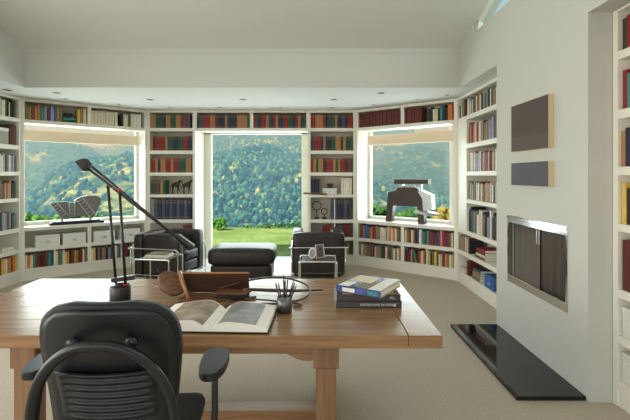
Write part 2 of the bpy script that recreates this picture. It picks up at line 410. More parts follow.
# tall bookcase beside the fireplace wall: its tall middle starts past a filler panel
def bookcase_F():
    bay = BF; root = empty('bookcase', (bay.a.x, bay.a.y, 0), bay.rz, 'tall built-in white bookcase between right window and fireplace wall', 'bookcase')
    L = bay.L; fz = .36
    m_ = MB(); m_.box(.001, .04, 0, DEP, 0, HS - .002); m_.build('side_panel', 'white', root)
    m_ = MB(); m_.box(L - .04, L, 0, DEP, 0, HS - .002); m_.build('side_panel', 'white', root)
    m_ = MB(); m_.box(.04, L - .04, DEP - .012, DEP, .01, HS - .01); m_.build('back_panel', 'recess', root)
    m_ = MB(); m_.box(.04, fz, 0, .02, .765, 2.26); m_.build('filler_panel', 'white', root)
    m_ = MB(); m_.box(fz, fz + .03, 0, DEP - .012, .765, 2.26); m_.build('divider', 'white', root)
    z = [(.125, .17), (.41, .465), (.71, .765), (1.14, 1.19), (1.505, 1.56), (1.87, 1.93), (2.255, 2.31), (2.57, HS - .002)]
    for i, (p, q) in enumerate(z):
        s = fz + .03 if 3 <= i <= 5 else .04
        m_ = MB(); m_.box(s, L - .04, .001, DEP - .012, p, q, bev=.0015); m_.build('top' if i == 7 else 'shelf', 'white', root)
    m_ = MB(); m_.box(.04, L - .04, .012, .03, 0, .125); m_.build('baseboard', 'white', root)
bookcase_F()
bookcase(BG, 'white bookcase recessed in the alcove at the right edge', 0, BG.L, [1, 2, 3, 4, 5, 6, 7], toptop=2.584)

# reveals beside and above the window niches (white boards)
def jamb(name, bay, s0, s1, z0, z1, t0=0.0, t1=.31):
    m_ = MB(); m_.box(s0, s1, t0, t1, z0, z1); return struct(name, m_, 'white', loc=(bay.a.x, bay.a.y, 0), rotz=bay.rz)
jamb('trim_2', BB, .001, .035, .761, 2.259); jamb('trim_3', BB, LB - .035, LB - .001, .761, 2.259)
jamb('trim_4', BE, .001, .035, .761, 2.259); jamb('trim_5', BE, LE - .045, LE - .001, .761, 2.259)
jamb('trim_6', BE, 1.545, LE - .046, .761, 2.259, .25, .309)
for i, (bay, L) in enumerate(((BB, LB), (BE, LE))):
    m_ = MB(); m_.box(.04, L - .05, .2855, .352, .745, .775); struct('trim_%d' % (7 + i), m_, 'white', loc=(bay.a.x, bay.a.y, 0), rotz=bay.rz)
jamb('trim_9', BC, .811, .815, .008, 2.258, .286, .60); jamb('trim_10', BC, 2.705, 2.709, .008, 2.258, .286, .60)

# blinds
def blind(bay, s0, s1, t, label):
    root = empty('window_blind', (bay.a.x, bay.a.y, 0), bay.rz, label, 'window blind')
    m_ = MB(); z = 2.185
    while z > 2.03:
        m_.box(s0, s1, t, t + .018, z - .013, z - .001, bev=.002); z -= .0135
    m_.box(s0, s1, t + .005, t + .012, 2.03, 2.185); m_.build('blind_slats', 'shade', root)
    m_ = MB(); m_.box(s0, s1, t - .004, t + .024, 2.022, 2.034, bev=.002); m_.build('bottom_rail', 'shade', root)
    m_ = MB(); m_.tube([(s0 + .05, t + .01, 2.185), (s0 + .05, t + .01, 2.26)], .0015); m_.tube([(s1 - .05, t + .01, 2.185), (s1 - .05, t + .01, 2.26)], .0015); m_.build('cord', 'shade', root)
blind(BB, .04, LB - .045, .27, 'folded beige woven blind hanging across the left window')
blind(BE, .09, 1.60, .22, 'folded beige woven blind hanging across the right window')

# ------------------------------------------------------------------ books
SHELVES = []   # list of (desc, group, [book dicts])
def book_mb(mb, w, d, h, mtx, cover, band=False):
    ct = .0025
    mb.box(0, ct, .001, d, 0, h, 'bk_' + cover, mtx=mtx); mb.box(w - ct, w, .001, d, 0, h, 'bk_' + cover, mtx=mtx)
    mb.box(0, w, -.002, .008, 0, h, 'bk_' + cover, bev=min(.005, w * .18), mtx=mtx)
    mb.box(ct, w - ct, .008, d - .004, .003, h - .004, 'paper', mtx=mtx)
    if band:
        mb.box(w * .16, w * .84, -.0027, .002, h * .80, h * .825, 'gold', mtx=mtx)
        mb.box(w * .16, w * .84, -.0027, .002, h * .10, h * .12, 'gold', mtx=mtx); mb.box(w * .16, w * .84, -.0027, .002, h * .90, h * .92, 'gold', mtx=mtx)
def shelf_books(bay, s0, s1, row, where, pal, wr=(.022, .045), hr=(.17, .24), d=.19, t=.018, band=False, lean=0, runs=1, row_word=None, seq=None):
    z = ZR[row][0] + .0006; zmax = ZR[row][1] - z - .006
    s = s0; out = []; cur = None; k = 0; i = 0
    lean_at = random.randint(4, 8) if lean else -1
    while True:
        if k <= 0: cur = random.choice(pal); k = random.choice([1] * 3 + [2, 3]) if runs > 1 else 1
        k -= 1
        if seq: cur = seq[i % len(seq)]
        w = random.uniform(*wr); h = min(random.uniform(*hr), zmax)
        if s + w > s1: break
        if i == lean_at and s + .16 < s1 and zmax > .2:
            h = min(h, zmax * .88); th = R(14)
            s += h * math.sin(th) + .001
            mtx = bay.mtx @ Matrix.Translation((s, t, z)) @ Matrix.Rotation(-th, 4, 'Y') if False else bay.mtx @ Matrix.Translation((s, t, z)) @ Matrix.Rotation(-th, 4, 'Y')
            s += w / math.cos(th) + .003
            lean_at = -1
        else:
            mtx = bay.mtx @ Matrix.Translation((s, t + random.uniform(0, .012) * (0 if band else 1), z)); s += w + .003
        out.append(dict(w=w, h=h, d=d * random.uniform(.9, 1.05) if not band else d, mtx=mtx, c=cur, band=band)); i += 1
    SHELVES.append(dict(where=where, row=row, rw=row_word, books=out))
    return out
LEA = ['red', 'green', 'navy', 'tan', 'red', 'green', 'tan', 'navy', 'slate blue', 'tan']
MIX = ['red', 'orange', 'cream', 'black', 'teal', 'green', 'yellow', 'brown', 'white', 'purple', 'dark red', 'grey', 'tan', 'olive', 'cream', 'navy']
PALE = ['cream', 'white', 'grey', 'tan', 'brown', 'black', 'lilac', 'slate blue', 'yellow', 'cream', 'dark red']
wA = 'bookcase at left edge'; wB = 'low bookcase under left window'; wBt = 'shelf above left window'
wC = 'bookcase left of garden door'; wM = 'shelf above garden door'; wD = 'bookcase right of garden door'
wE = 'low bookcase under right window'; wEt = 'shelf above right window'; wF = 'tall bookcase beside fireplace'; wG = 'alcove bookcase at right edge'
# bay C (left of the door)
c0, c1 = .05, .76
lw = (.036, .042); lh = (.225, .23)
shelf_books(BC, c0, c1, 1, wC, LEA, lw, lh, band=True, runs=2, seq=['tan', 'tan', 'green', 'green', 'green', 'navy', 'tan', 'tan', 'green', 'green', 'tan', 'tan', 'red', 'slate blue', 'red', 'slate blue', 'red'])
shelf_books(BC, c0, c1, 2, wC, LEA, lw, (.235, .24), band=True, seq=['tan', 'navy', 'red', 'red', 'red', 'red', 'tan', 'green', 'green', 'navy', 'navy', 'green', 'green', 'red', 'red', 'navy', 'navy'])
shelf_books(BC, c0, c1, 3, wC, LEA, lw, (.235, .24), band=True, seq=['red', 'red', 'tan', 'navy', 'tan', 'tan', 'red', 'red', 'tan', 'red', 'red', 'green', 'green', 'green', 'tan', 'tan', 'tan'])
shelf_books(BC, c0, .34, 4, wC, LEA, lw, (.235, .24), band=True, seq=['green', 'green', 'red', 'green', 'tan', 'green', 'tan'])
shelf_books(BC, c0, c1, 5, wC, LEA, (.055, .066), (.34, .35), d=.22, band=True, seq=['grey'] + ['slate blue', 'navy'] * 6)
shelf_books(BC, .60, c1, 6, wC, ['red'], (.04, .05), (.19, .2), seq=['red', 'red', 'red', 'red'])
shelf_books(BC, c0, .5, 7, wC, MIX, (.03, .04), (.18, .2))
# bay D
d0, d1 = 2.76, 3.47
shelf_books(BC, d0, d1, 1, wD, LEA, lw, lh, band=True, seq=['red', 'red', 'tan', 'tan', 'tan', 'red', 'navy', 'green', 'green', 'slate blue', 'tan', 'navy', 'navy', 'slate blue', 'navy', 'red', 'red'])
shelf_books(BC, d0, d1, 2, wD, LEA, lw, (.235, .24), band=True, seq=['green', 'red', 'red', 'red', 'navy', 'tan', 'navy', 'navy', 'green', 'green', 'tan', 'tan', 'navy', 'tan', 'green', 'green'])
shelf_books(BC, d0, d1, 3, wD, LEA, lw, (.235, .24), band=True, seq=['red', 'tan', 'green', 'tan', 'tan', 'navy', 'red', 'red', 'red', 'tan', 'green', 'tan', 'red', 'red', 'navy', 'red', 'green'])
shelf_books(BC, d0, d0 + .17, 4, wD, ['slate blue', 'navy'], (.03, .04), (.25, .26), row_word='left end of fourth')
shelf_books(BC, 3.27, d1, 4, wD, ['white', 'cream'], (.04, .05), (.27, .28), row_word='right end of fourth')
shelf_books(BC, 3.10, d1, 5, wD, ['navy', 'slate blue', 'navy'], (.046, .056), (.33, .35), d=.22, band=True)
shelf_books(BC, 2.95, 3.22, 6, wD, ['red', 'dark red'], (.04, .05), (.2, .21), seq=['red', 'red', 'red', 'brown', 'dark red'])
shelf_books(BC, 3.225, d1, 6, wD, ['red', 'slate blue', 'dark red'], (.03, .05), (.2, .22), row_word='right end of sixth')
shelf_books(BC, d0, d1, 7, wD, MIX, (.025, .04), (.17, .2))
# over the door
shelf_books(BC, .845, 1.73, 1, wM, LEA, lw, lh, band=True, runs=2, row_word='left half of')
shelf_books(BC, 1.795, 2.675, 1, wM, LEA, lw, lh, band=True, runs=2, row_word='right half of', seq=['red', 'green', 'navy', 'red', 'red', 'tan', 'green', 'navy', 'red', 'tan', 'navy', 'navy', 'red', 'red', 'green', 'green', 'navy', 'red', 'tan', 'navy', 'green', 'tan', 'green'])
# bay E
shelf_books(BE, .05, LE / 2 - .03, 1, wEt, ['dark red'], (.036, .04), (.235, .24), row_word='left half of')
shelf_books(BE, LE / 2 + .035, LE / 2 + .33, 1, wEt, ['dark red'], (.036, .04), (.235, .24), row_word='right half of')
shelf_books(BE, LE / 2 + .42, LE - .06, 1, wEt, ['cream', 'black', 'teal', 'cream', 'orange', 'black'], (.026, .045), (.18, .235), lean=1, row_word='right end of')
shelf_books(BE, .05, LE / 2 - .03, 6, wE, MIX, (.024, .044), (.18, .225), row_word='upper left of', seq=['olive', 'brown', 'orange', 'blue', 'blue', 'olive', 'orange', 'red', 'brown', 'tan', 'grey', 'cream', 'cream', 'cream', 'grey', 'cream', 'orange', 'white', 'orange', 'cream'])
shelf_books(BE, LE / 2 + .035, LE - .05, 6, wE, MIX, (.022, .04), (.19, .225), row_word='upper right of', runs=2, seq=['cream', 'olive', 'red', 'cream', 'tan', 'navy', 'purple', 'white', 'teal', 'olive', 'dark green', 'teal', 'red', 'red', 'green', 'purple', 'brown', 'pink', 'red', 'purple', 'red', 'olive', 'cream'])
shelf_books(BE, .05, LE / 2 - .03, 7, wE, MIX, (.022, .04), (.17, .21), row_word='lower left of', seq=['olive', 'cream', 'tan', 'grey', 'olive', 'grey', 'brown', 'orange', 'black', 'cream', 'grey', 'orange', 'teal', 'green', 'red', 'white', 'olive', 'brown', 'grey', 'cream'])
shelf_books(BE, LE / 2 + .035, LE * .735 - .015, 7, wE, MIX, (.022, .038), (.18, .22), row_word='lower middle of', lean=1, seq=['dark red', 'purple', 'slate blue', 'orange', 'teal', 'red', 'orange', 'cream', 'tan', 'olive'])
shelf_books(BE, LE * .735 + .015, LE - .05, 7, wE, MIX, (.022, .038), (.17, .21), row_word='lower right of', seq=['yellow', 'black', 'olive', 'yellow', 'brown', 'cream', 'yellow', 'purple', 'orange', 'olive', 'cream'])
# bay B
shelf_books(BB, .05, .52, 1, wBt, ['tan', 'olive', 'slate blue', 'teal', 'cream', 'orange', 'purple', 'blue'], (.03, .042), (.19, .235), row_word='left half of', seq=['olive', 'tan', 'brown', 'orange', 'tan', 'teal', 'grey', 'purple', 'lilac', 'blue', 'tan'])
shelf_books(BB, .72, LB / 2 - .03, 1, wBt, ['cream', 'tan'], (.03, .042), (.2, .235), row_word='middle of', seq=['yellow', 'tan', 'cream', 'brown'])
shelf_books(BB, LB / 2 + .03, LB / 2 + .42, 1, wBt, ['cream'], (.036, .042), (.21, .225), row_word='right half of')
shelf_books(BB, LB / 2 + .47, LB / 2 + .60, 1, wBt, ['black', 'cream', 'cream'], (.034, .04), (.19, .2), row_word='gap right of middle,', seq=['black', 'cream', 'cream'])
shelf_books(BB, LB / 2 + .63, LB - .05, 1, wBt, ['cream', 'white'], (.036, .042), (.21, .225), row_word='right end of')
shelf_books(BB, .05, LB * .235 - .015, 7, wB, MIX, (.022, .04), (.18, .22), row_word='lower left of', seq=['cream', 'orange', 'cream', 'teal', 'brown', 'dark red', 'dark red', 'dark red', 'brown', 'teal', 'olive'])
shelf_books(BB, LB * .235 + .015, LB / 2 - .03, 7, wB, MIX, (.022, .036), (.18, .22), row_word='lower middle-left of', seq=['cream', 'olive', 'teal', 'cream', 'yellow', 'orange', 'black', 'brown', 'orange', 'tan', 'dark green', 'red'])
shelf_books(BB, LB / 2 + .03, LB * .77 - .015, 7, wB, MIX, (.022, .036), (.17, .21), row_word='lower middle-right of')
shelf_books(BB, LB * .77 + .015, LB - .05, 7, wB, MIX, (.022, .04), (.17, .21), row_word='lower right of')
# bay A (only its far end is in view)
for r_, pl in ((1, ['cream', 'teal', 'brown', 'black', 'white', 'dark green', 'olive']), (3, ['grey', 'lilac', 'white', 'dark green', 'cream', 'black']), (4, ['red', 'cream', 'brown', 'black', 'white', 'tan']), (5, ['slate blue', 'grey', 'black', 'teal', 'lilac', 'dark red']), (7, ['orange', 'yellow', 'tan', 'red', 'cream'])):
    shelf_books(BA, .96, BA.L - .055, r_, wA, pl, (.024, .04), (.2, .25 if r_ != 7 else .21))
shelf_books(BA, BA.L - .19, BA.L - .055, 2, wA, ['dark green', 'red', 'brown', 'slate blue'], (.028, .036), (.27, .29))
# bay F
shelf_books(BF, .05, 1.42, 1, wF, ['cream', 'tan', 'black', 'grey', 'olive', 'white', 'slate blue', 'dark red', 'teal'], (.026, .042), (.18, .235), lean=1)
shelf_books(BF, .40, 1.42, 2, wF, PALE, (.026, .045), (.22, .28), seq=['brown', 'brown', 'orange', 'brown', 'dark red', 'pink', 'cream', 'pink', 'brown', 'tan', 'cream', 'grey', 'tan', 'black', 'olive', 'tan', 'slate blue', 'grey', 'lilac', 'blue', 'lilac', 'slate blue'])
shelf_books(BF, .40, 1.42, 3, wF, PALE, (.026, .042), (.22, .26), seq=['yellow', 'grey', 'white', 'white', 'lilac', 'white', 'tan', 'lilac', 'slate blue', 'lilac', 'grey', 'white', 'slate blue', 'brown', 'pink', 'brown', 'dark red', 'brown', 'pink', 'brown', 'dark red'])
shelf_books(BF, .40, 1.42, 4, wF, PALE, (.024, .04), (.2, .25), seq=['grey', 'grey', 'cream', 'dark green', 'cream', 'slate blue', 'cream', 'black', 'white', 'tan', 'white', 'brown', 'cream', 'orange', 'grey', 'olive', 'tan', 'orange'])
shelf_books(BF, .40, 1.42, 5, wF, PALE, (.028, .044), (.24, .33), seq=['black', 'dark green', 'black', 'dark green', 'slate blue', 'grey', 'slate blue', 'olive', 'white', 'cream', 'orange', 'white', 'slate blue', 'tan', 'navy', 'black', 'lilac', 'navy', 'white', 'brown'])
shelf_books(BF, .05, .46, 6, wF, MIX, (.024, .036), (.17, .21), seq=['olive', 'grey', 'yellow', 'red', 'cream', 'brown', 'tan', 'white', 'grey', 'cream', 'dark red', 'black'])
shelf_books(BF, .33, .46, 7, wF, ['dark red', 'brown'], (.03, .04), (.19, .21))
# bay G
for r_, sq in ((1, ['dark green', 'red', 'olive']), (2, ['red', 'teal', 'grey']), (3, ['tan', 'navy', 'white']), (4, ['yellow', 'black', 'olive'])):
    shelf_books(BG, .052, .24, r_, wG, sq, (.03, .04), (.18, .23) if r_ == 1 else (.22, .27), seq=sq * 3)
shelf_books(BG, .06, .2, 5, wG, ['black', 'dark red'], (.04, .05), (.31, .33))

ORD = ['', 'first', 'second', 'third', 'fourth', 'fifth', 'sixth', 'seventh', 'eighth', 'ninth', 'tenth', 'eleventh', 'twelfth', 'thirteenth', 'fourteenth', 'fifteenth', 'sixteenth', 'seventeenth', 'eighteenth', 'nineteenth', 'twentieth', 'twenty-first', 'twenty-second', 'twenty-third', 'twenty-fourth', 'twenty-fifth', 'twenty-sixth', 'twenty-seventh']
ROWW = {1: 'top shelf', 2: 'second shelf down', 3: 'third shelf down', 4: 'fourth shelf down', 5: 'fifth shelf down', 6: 'sixth shelf down', 7: 'bottom shelf'}
def placeword(s):
    one = s['where'] in (wBt, wM, wEt, wB, wE)
    if s['rw']:
        if one: return s['rw'] + ' ' + s['where']
        return s['rw'] + ' shelf, ' + s['where']
    return ROWW[s['row']] + ', ' + s['where']
def size_of(s):
    if not s['books']: return 0
    tot = 0
    for b in s['books']:
        p = b['mtx'] @ Vector((b['w'] / 2, 0, b['h'] / 2)); tot += b['w'] * b['h'] / p.y ** 2
    return tot / len(s['books'])
SHELVES = [s for s in SHELVES if s['books']]
SHELVES.sort(key=size_of, reverse=True)
budget = 285; used = 0; rest = MB(); nrest = 0
for s in SHELVES:
    indiv = used + len(s['books']) <= budget
    if indiv: used += len(s['books'])
    cnt = {}; tot = {}
    for b in s['books']: tot[b['c']] = tot.get(b['c'], 0) + 1
    for b in s['books']:
        if not indiv:
            book_mb(rest, b['w'], b['d'], b['h'], b['mtx'], b['c'], b['band']); nrest += 1; continue
        cnt[b['c']] = cnt.get(b['c'], 0) + 1; k = cnt[b['c']]
        m_ = MB(); book_mb(m_, b['w'], b['d'], b['h'], Matrix.Identity(4), b['c'], b['band'])
        o = m_.build('book'); o.matrix_world = b['mtx']
        if tot[b['c']] == 1: lab = 'only %s book, %s' % (b['c'], placeword(s))
        else: lab = '%s %s book from left, %s' % (ORD[k], b['c'], placeword(s))
        tag(o, lab, 'book', 'books on the ' + placeword(s).replace(',', ' of the', 1) if ',' in placeword(s) else 'books in the ' + placeword(s))
print('BOOKS individual', used, 'rest', nrest)
tag(rest.build('book'), 'smaller books filling the remaining shelves around the windows and garden door', 'books', kind='stuff')

# lying books / boxes in bay F, A, G
def flat_book(name, bay, s, t, z, w, d, h, c, label, group=None, cat='book', rz=0):
    m_ = MB()
    m_.box(-w / 2, w / 2, -d / 2, d / 2, 0, .003, 'bk_' + c, bev=.001); m_.box(-w / 2, w / 2, -d / 2, d / 2, h - .003, h, 'bk_' + c, bev=.001)
    m_.box(-w / 2, w / 2, -d / 2, -d / 2 + .004, 0, h, 'bk_' + c); m_.box(-w / 2 + .005, w / 2 - .005, -d / 2 + .004, d / 2 - .004, .003, h - .003, 'paper')
    o = m_.build(name); p = bay.w(s, t, z); o.location = p; o.rotation_euler.z = bay.rz + rz
    tag(o, label, cat, group); return o
z = ZR[6][0] + .0006
for i, (c, h) in enumerate((('brown', .035), ('cream', .03), ('dark red', .03), ('red', .035))):
    flat_book('book', BF, .80 + .01 * i, .13, z, .30 - .01 * i, .22, h, c, '%s book lying flat, %s stacked pile on sixth shelf beside fireplace' % (c, ['lowest in', 'second from bottom of', 'second from top of', 'topmost of'][i]), 'flat pile on the sixth shelf of the fireplace bookcase'); z += h + .0008
z = ZR[7][0] + .0006
for i, (c, h) in enumerate((('olive', .04), ('grey', .035), ('tan', .03), ('slate blue', .035))):
    flat_book('book', BF, .65 + .01 * i, .13, z, .24, .21, h, c, '%s book lying flat, %s pile on bottom shelf beside fireplace' % (c, ['lowest in', 'second from bottom of', 'second from top of', 'topmost of'][i]), 'flat pile on the bottom shelf of the fireplace bookcase'); z += h + .0008
z = ZR[7][0] + .0006
for i, (c, h) in enumerate((('white', .03), ('cream', .03))):
    flat_book('book', BF, .18, .12, z, .14, .19, h, c, '%s book lying flat at window end, bottom shelf beside fireplace' % c, 'pair of pale books lying on the bottom shelf'); z += h + .0008
def storage_box(bay, s, t, z, w, d, h, m1, label, cat='box', group=None, name='storage_box', m2=None):
    root = empty(name, bay.w(s, t, z), bay.rz, label, cat, group)
    m_ = MB(); m_.box(-w / 2, w / 2, -d / 2, d / 2, 0, h * .80, bev=.002); m_.build('box_body', m1, root)
    m_ = MB(); m_.box(-w / 2 - .003, w / 2 + .003, -d / 2 - .003, d / 2 + .003, h * .80 + .0005, h, bev=.003); m_.build('lid', m2 or m1, root)
    m_ = MB(); m_.box(-.025, .025, -d / 2 - .0045, -d / 2 - .0001, h * .3, h * .5); m_.box(-.018, .018, -d / 2 - .0055, -d / 2 - .0045, h * .34, h * .46); m_.build('label_holder', 'lt_metal' if m1 == 'whitebox' else 'ltgrey', root)
    return root
storage_box(BF, 1.08, .13, ZR[7][0] + .0006, .26, .22, .15, 'bk_blue', 'blue box on the bottom shelf beside the fireplace wall', name='storage_box')
zz = ZR[6][0] + .0006
BS = [(.33, 'first from the left'), (.68, 'second from the left'), (LB / 2 + .22, 'third from the left'), (LB / 2 + .62, 'rightmost')]
for s_, wd in BS:
    storage_box(BB, s_, .14, zz, .31, .25, .165, 'whitebox', 'white lidded storage box under the left window, %s of four' % wd, group='white storage boxes under the left window', m2='whitebox')
flat_book('book', BA, BA.L - .22, .12, ZR[6][0] + .0006, .24, .2, .03, 'cream', 'cream book lying flat, lowest on sixth shelf of left-edge bookcase', 'flat pile in the left-edge bookcase')
flat_book('book', BA, BA.L - .22, .12, ZR[6][0] + .0314, .22, .19, .025, 'white', 'white book lying flat, topmost on sixth shelf of left-edge bookcase', 'flat pile in the left-edge bookcase')
storage_box(BA, BA.L - .35, .12, ZR[2][0] + .0006, .26, .2, .22, 'boxside', 'beige box on the second shelf of the left-edge bookcase', m2='whitebox')
storage_box(BG, .19, .13, ZR[6][0] + .0006, .26, .22, .19, 'whitebox', 'cream box on the sixth shelf of the right alcove bookcase', m2='whitebox')
storage_box(BG, .19, .13, ZR[7][0] + .0006, .26, .22, .19, 'whitebox', 'cream box on the bottom shelf of the right alcove bookcase', m2='whitebox')
# above-left-window items: teal flat books with small black figure
z = ZR[1][0] + .0006
for i, c in enumerate(('dark green', 'teal')):
    flat_book('book', BB, .615, .12, z, .17, .2, .035, c, '%s book lying flat beneath black casket above left window' % c, 'flat pair above the left window'); z += .0358
root = empty('casket', BB.w(.61, .12, z), BB.rz, 'small black casket on flat books above the left window', 'ornament')
m_ = MB(); m_.box(-.05, .05, -.04, .04, 0, .055, bev=.004); m_.build('box_body', 'dark', root); m_ = MB(); m_.box(-.06, .06, -.05, .05, .0555, .075, bev=.005); m_.build('lid', 'dark', root)
# item in bay D row 4: white box under small dark casket
zz = ZR[4][0] + .0006
storage_box(BC, 3.08, .13, zz, .24, .18, .10, 'whitebox', 'low white box on fourth shelf right of the garden door', m2='whitebox')
root = empty('casket', BC.w(3.09, .13, zz + .1008), 0, 'small dark casket on white box right of garden door', 'ornament')
m_ = MB(); m_.box(-.045, .045, -.035, .035, 0, .06, bev=.004); m_.build('box_body', 'bronze2', root); m_ = MB(); m_.box(-.055, .055, -.045, .045, .0605, .08, bev=.006); m_.build('lid', 'bronze2', root)
# ring sculptures row 5 of D
zz = ZR[5][0] + .0006
def ring_sculpt(s, rr, hh, label):
    root = empty('ring_sculpture', BC.w(s, .12, zz), 0, label, 'sculpture', 'dark ring sculptures right of the garden door')
    m_ = MB(); m_.box(-.04, .04, -.03, .03, 0, .03, bev=.004); m_.build('plinth', 'bronze2', root)
    m_ = MB(); m_.tube([(0, 0, .03), (0, 0, hh)], .008); m_.build('stem', 'bronze2', root)
    m_ = MB(); m_.tube([(rr * math.cos(a), 0, hh + rr + rr * math.sin(a)) for a in [2 * PI * k / 24 for k in range(24)]], .008, closed=True); m_.build('ring', 'bronze2', root)
ring_sculpt(2.86, .075, .15, 'taller dark ring sculpture on plinth, fifth shelf right of door')
ring_sculpt(2.99, .05, .08, 'shorter dark ring sculpture on plinth, fifth shelf right of door')
# two bronze horses on row 4 of C
def horse(s, label, flip=1):
    root = empty('horse_figurine', BC.w(s, .12, ZR[4][0] + .0006), 0, label, 'figurine', 'bronze horse figurines')
    m_ = MB(); f = flip
    J = []
    bm = bmesh.new()
    pts = [(-.055, 0, .12), (0, 0, .118), (.05, 0, .125), (.085, 0, .17), (.115, 0, .165), (.14, 0, .14), (-.08, 0, .125), (-.105, 0, .07),
           (-.055, .014, .07), (-.075, .014, .0), (-.055, -.014, .07), (-.035, -.014, .0), (.05, .014, .07), (.075, .014, .04), (.05, -.014, .07), (.045, -.014, .0)]
    rad = [.024, .026, .026, .018, .016, .009, .008, .004, .012, .007, .012, .007, .011, .007, .011, .007]
    ed = [(0, 1), (1, 2), (2, 3), (3, 4), (4, 5), (0, 6), (6, 7), (0, 8), (8, 9), (0, 10), (10, 11), (2, 12), (12, 13), (2, 14), (14, 15)]
    me = bpy.data.meshes.new('b'); me.from_pydata([(f * p[0], p[1], p[2]) for p in pts], ed, [])
    o = bpy.data.objects.new('b', me); COL.objects.link(o); md = o.modifiers.new('s', 'SKIN')
    for i, v in enumerate(me.skin_vertices[0].data): v.radius = (rad[i], rad[i]); v.use_root = (i == 1)
    o.modifiers.new('ss', 'SUBSURF').levels = 1
    dg = bpy.context.evaluated_depsgraph_get(); dg.update(); m2 = bpy.data.meshes.new_from_object(o.evaluated_get(dg))
    t = bmesh.new(); t.from_mesh(m2); bpy.data.objects.remove(o)
    zmin = min(v.co.z for v in t.verts)
    for v in t.verts: v.co.z -= zmin
    b = MB(); b.add(t, None, smooth=True); b.build('body', 'bronze2', root)
    root.scale = (.86, .9, 1.35)
horse(.44, 'left of the two bronze horse figurines left of garden door'); horse(.63, 'right of the two bronze horse figurines left of garden door')

# ------------------------------------------------------------------ downlights
def downlight(x, y, r, first=[None, None]):
    big = r > .04
    lab = 'recessed ceiling downlight'
    z = HS
    root = empty('ceiling_downlight', (x, y, z), 0, lab, 'downlight')
    m_ = MB(); m_.lathe([(r, -.001), (r, -.005), (r * .78, -.006), (r * .74, -.001)], n=24); m_.build('trim_ring', 'ltgrey', root)
    m_ = MB(); m_.lathe([(r * .74, -.0012), (r * .5, -.003), (0.0005, -.0045)], n=20); m_.build('lens', 'dark', root)
    return root
bigs = [(px(7.6, 90, 5.55), 'leftmost'), (px(56.6, 92.7, 5.73), 'second from left'), (px(150, 99.4, 6.23), 'third from left'), (px(243, 99.6, 6.23), 'fourth from left'), (px(334, 99.4, 6.23), 'fifth from left'), (px(381, 93, 5.75), 'rightmost')]
for p, wd in bigs:
    o = downlight(p.x, p.y, .055); o['label'] = 'larger recessed downlight in the soffit, %s of the six' % wd; o['group'] = 'larger soffit downlights'
sm = [(66, 98.6, 6.17), (119, 104, 6.63), (169.5, 107.5, 6.97), (220, 107.5, 6.97), (280.5, 107.5, 6.97), (332, 107.8, 6.97), (373.5, 104.8, 6.7), (417, 99, 6.2), (447, 94.8, 5.88)]
for i, (a_, b_, D) in enumerate(sm):
    p = px(a_, b_, D); o = downlight(p.x, p.y, .03); o['label'] = 'small downlight close to the shelves, %s from left of nine' % ORD[i + 1]; o['group'] = 'small shelf downlights'

# ------------------------------------------------------------------ fireplace, hearth, pictures
root = empty('fireplace_insert', (XR, (F0 + F1) / 2, FZ0), 0, 'chrome-framed fireplace insert with mesh curtains in the right wall', 'fireplace')
w = (F1 - F0) / 2; h = FZ1 - FZ0
m_ = MB(); m_.box(.25, .27, -w, w, 0.01, h - .01); m_.box(.05, .27, -w + .002, -w + .02, .01, h - .01); m_.box(.05, .27, w - .02, w - .002, .01, h - .01); m_.build('firebox', 'firebox', root)
m_ = MB()
m_.box(-.008, .03, -w - .012, w + .012, h - .055, h + .012, bev=.002); m_.box(-.016, -.006, -w - .01, w + .01, h - .018, h + .006, bev=.004)
m_.box(-.006, .03, -w - .012, w + .012, -.012, .055, bev=.002); m_.box(-.006, .03, -w - .012, -w + .012, .055, h - .055); m_.box(-.006, .03, w - .012, w + .012, .055, h - .055)
m_.build('frame', 'chrome', root)
for sgn in (-1, 1):
    m_ = MB(); t = bmesh.new(); N = 70; va = []; vb = []
    for i in range(N + 1):
        y = sgn * (.012 + (w - .03) * i / N); x = .055 + .012 * math.sin(i * .95) + .004 * math.sin(i * 2.3)
        va.append(t.verts.new((x, y, .03))); vb.append(t.verts.new((x, y, h - .05)))
    for i in range(N): t.faces.new((va[i], va[i + 1], vb[i + 1], vb[i]))
    bmesh.ops.solidify(t, geom=t.faces[:], thickness=.002)
    m_.add(t, None, smooth=True); cu = m_.build('mesh_curtain', 'mesh', root)
    m_ = MB(); m_.box(.028, .034, sgn * .02 - .004, sgn * .02 + .004, h - .19, h - .07, bev=.002); m_.build('pull', 'steel', cu)
m_ = MB(); m_.prism([(1.345, 2.868), (1.808, 2.868), (1.808, 4.27), (1.345, 4.27)], .0005, .03, bev=.002)
o = m_.build('hearth_slab', 'black'); tag(o, 'polished black stone hearth slab on the carpet below the fireplace', 'hearth')
def canvas(y0, y1, z0, z1, m1, label):
    root = empty('painting', (XR, (y0 + y1) / 2, z0), 0, label, 'painting')
    w = (y1 - y0) / 2; h = z1 - z0
    m_ = MB(); m_.box(-.044, -.001, -w, w, 0, h); m_.build('stretcher', 'canvas_edge', root)
    m_ = MB()
    if m1 == 'paint_dk': m_.box(-.0465, -.0442, -w, w, 0, h * .30, 'paint_dk2'); m_.box(-.0465, -.0442, -w, w, h * .30, h, 'paint_dk')
    else: m_.box(-.0465, -.0442, -w, w, 0, h, m1)
    m_.build('canvas', None, root)
canvas(3.256, 3.864, 1.717, 2.12, 'paint_dk', 'large dark umber canvas with bare wood edges above the fireplace')
canvas(3.256, 3.864, 1.42, 1.613, 'paint_bl', 'small slate grey canvas hung between large canvas and fireplace')

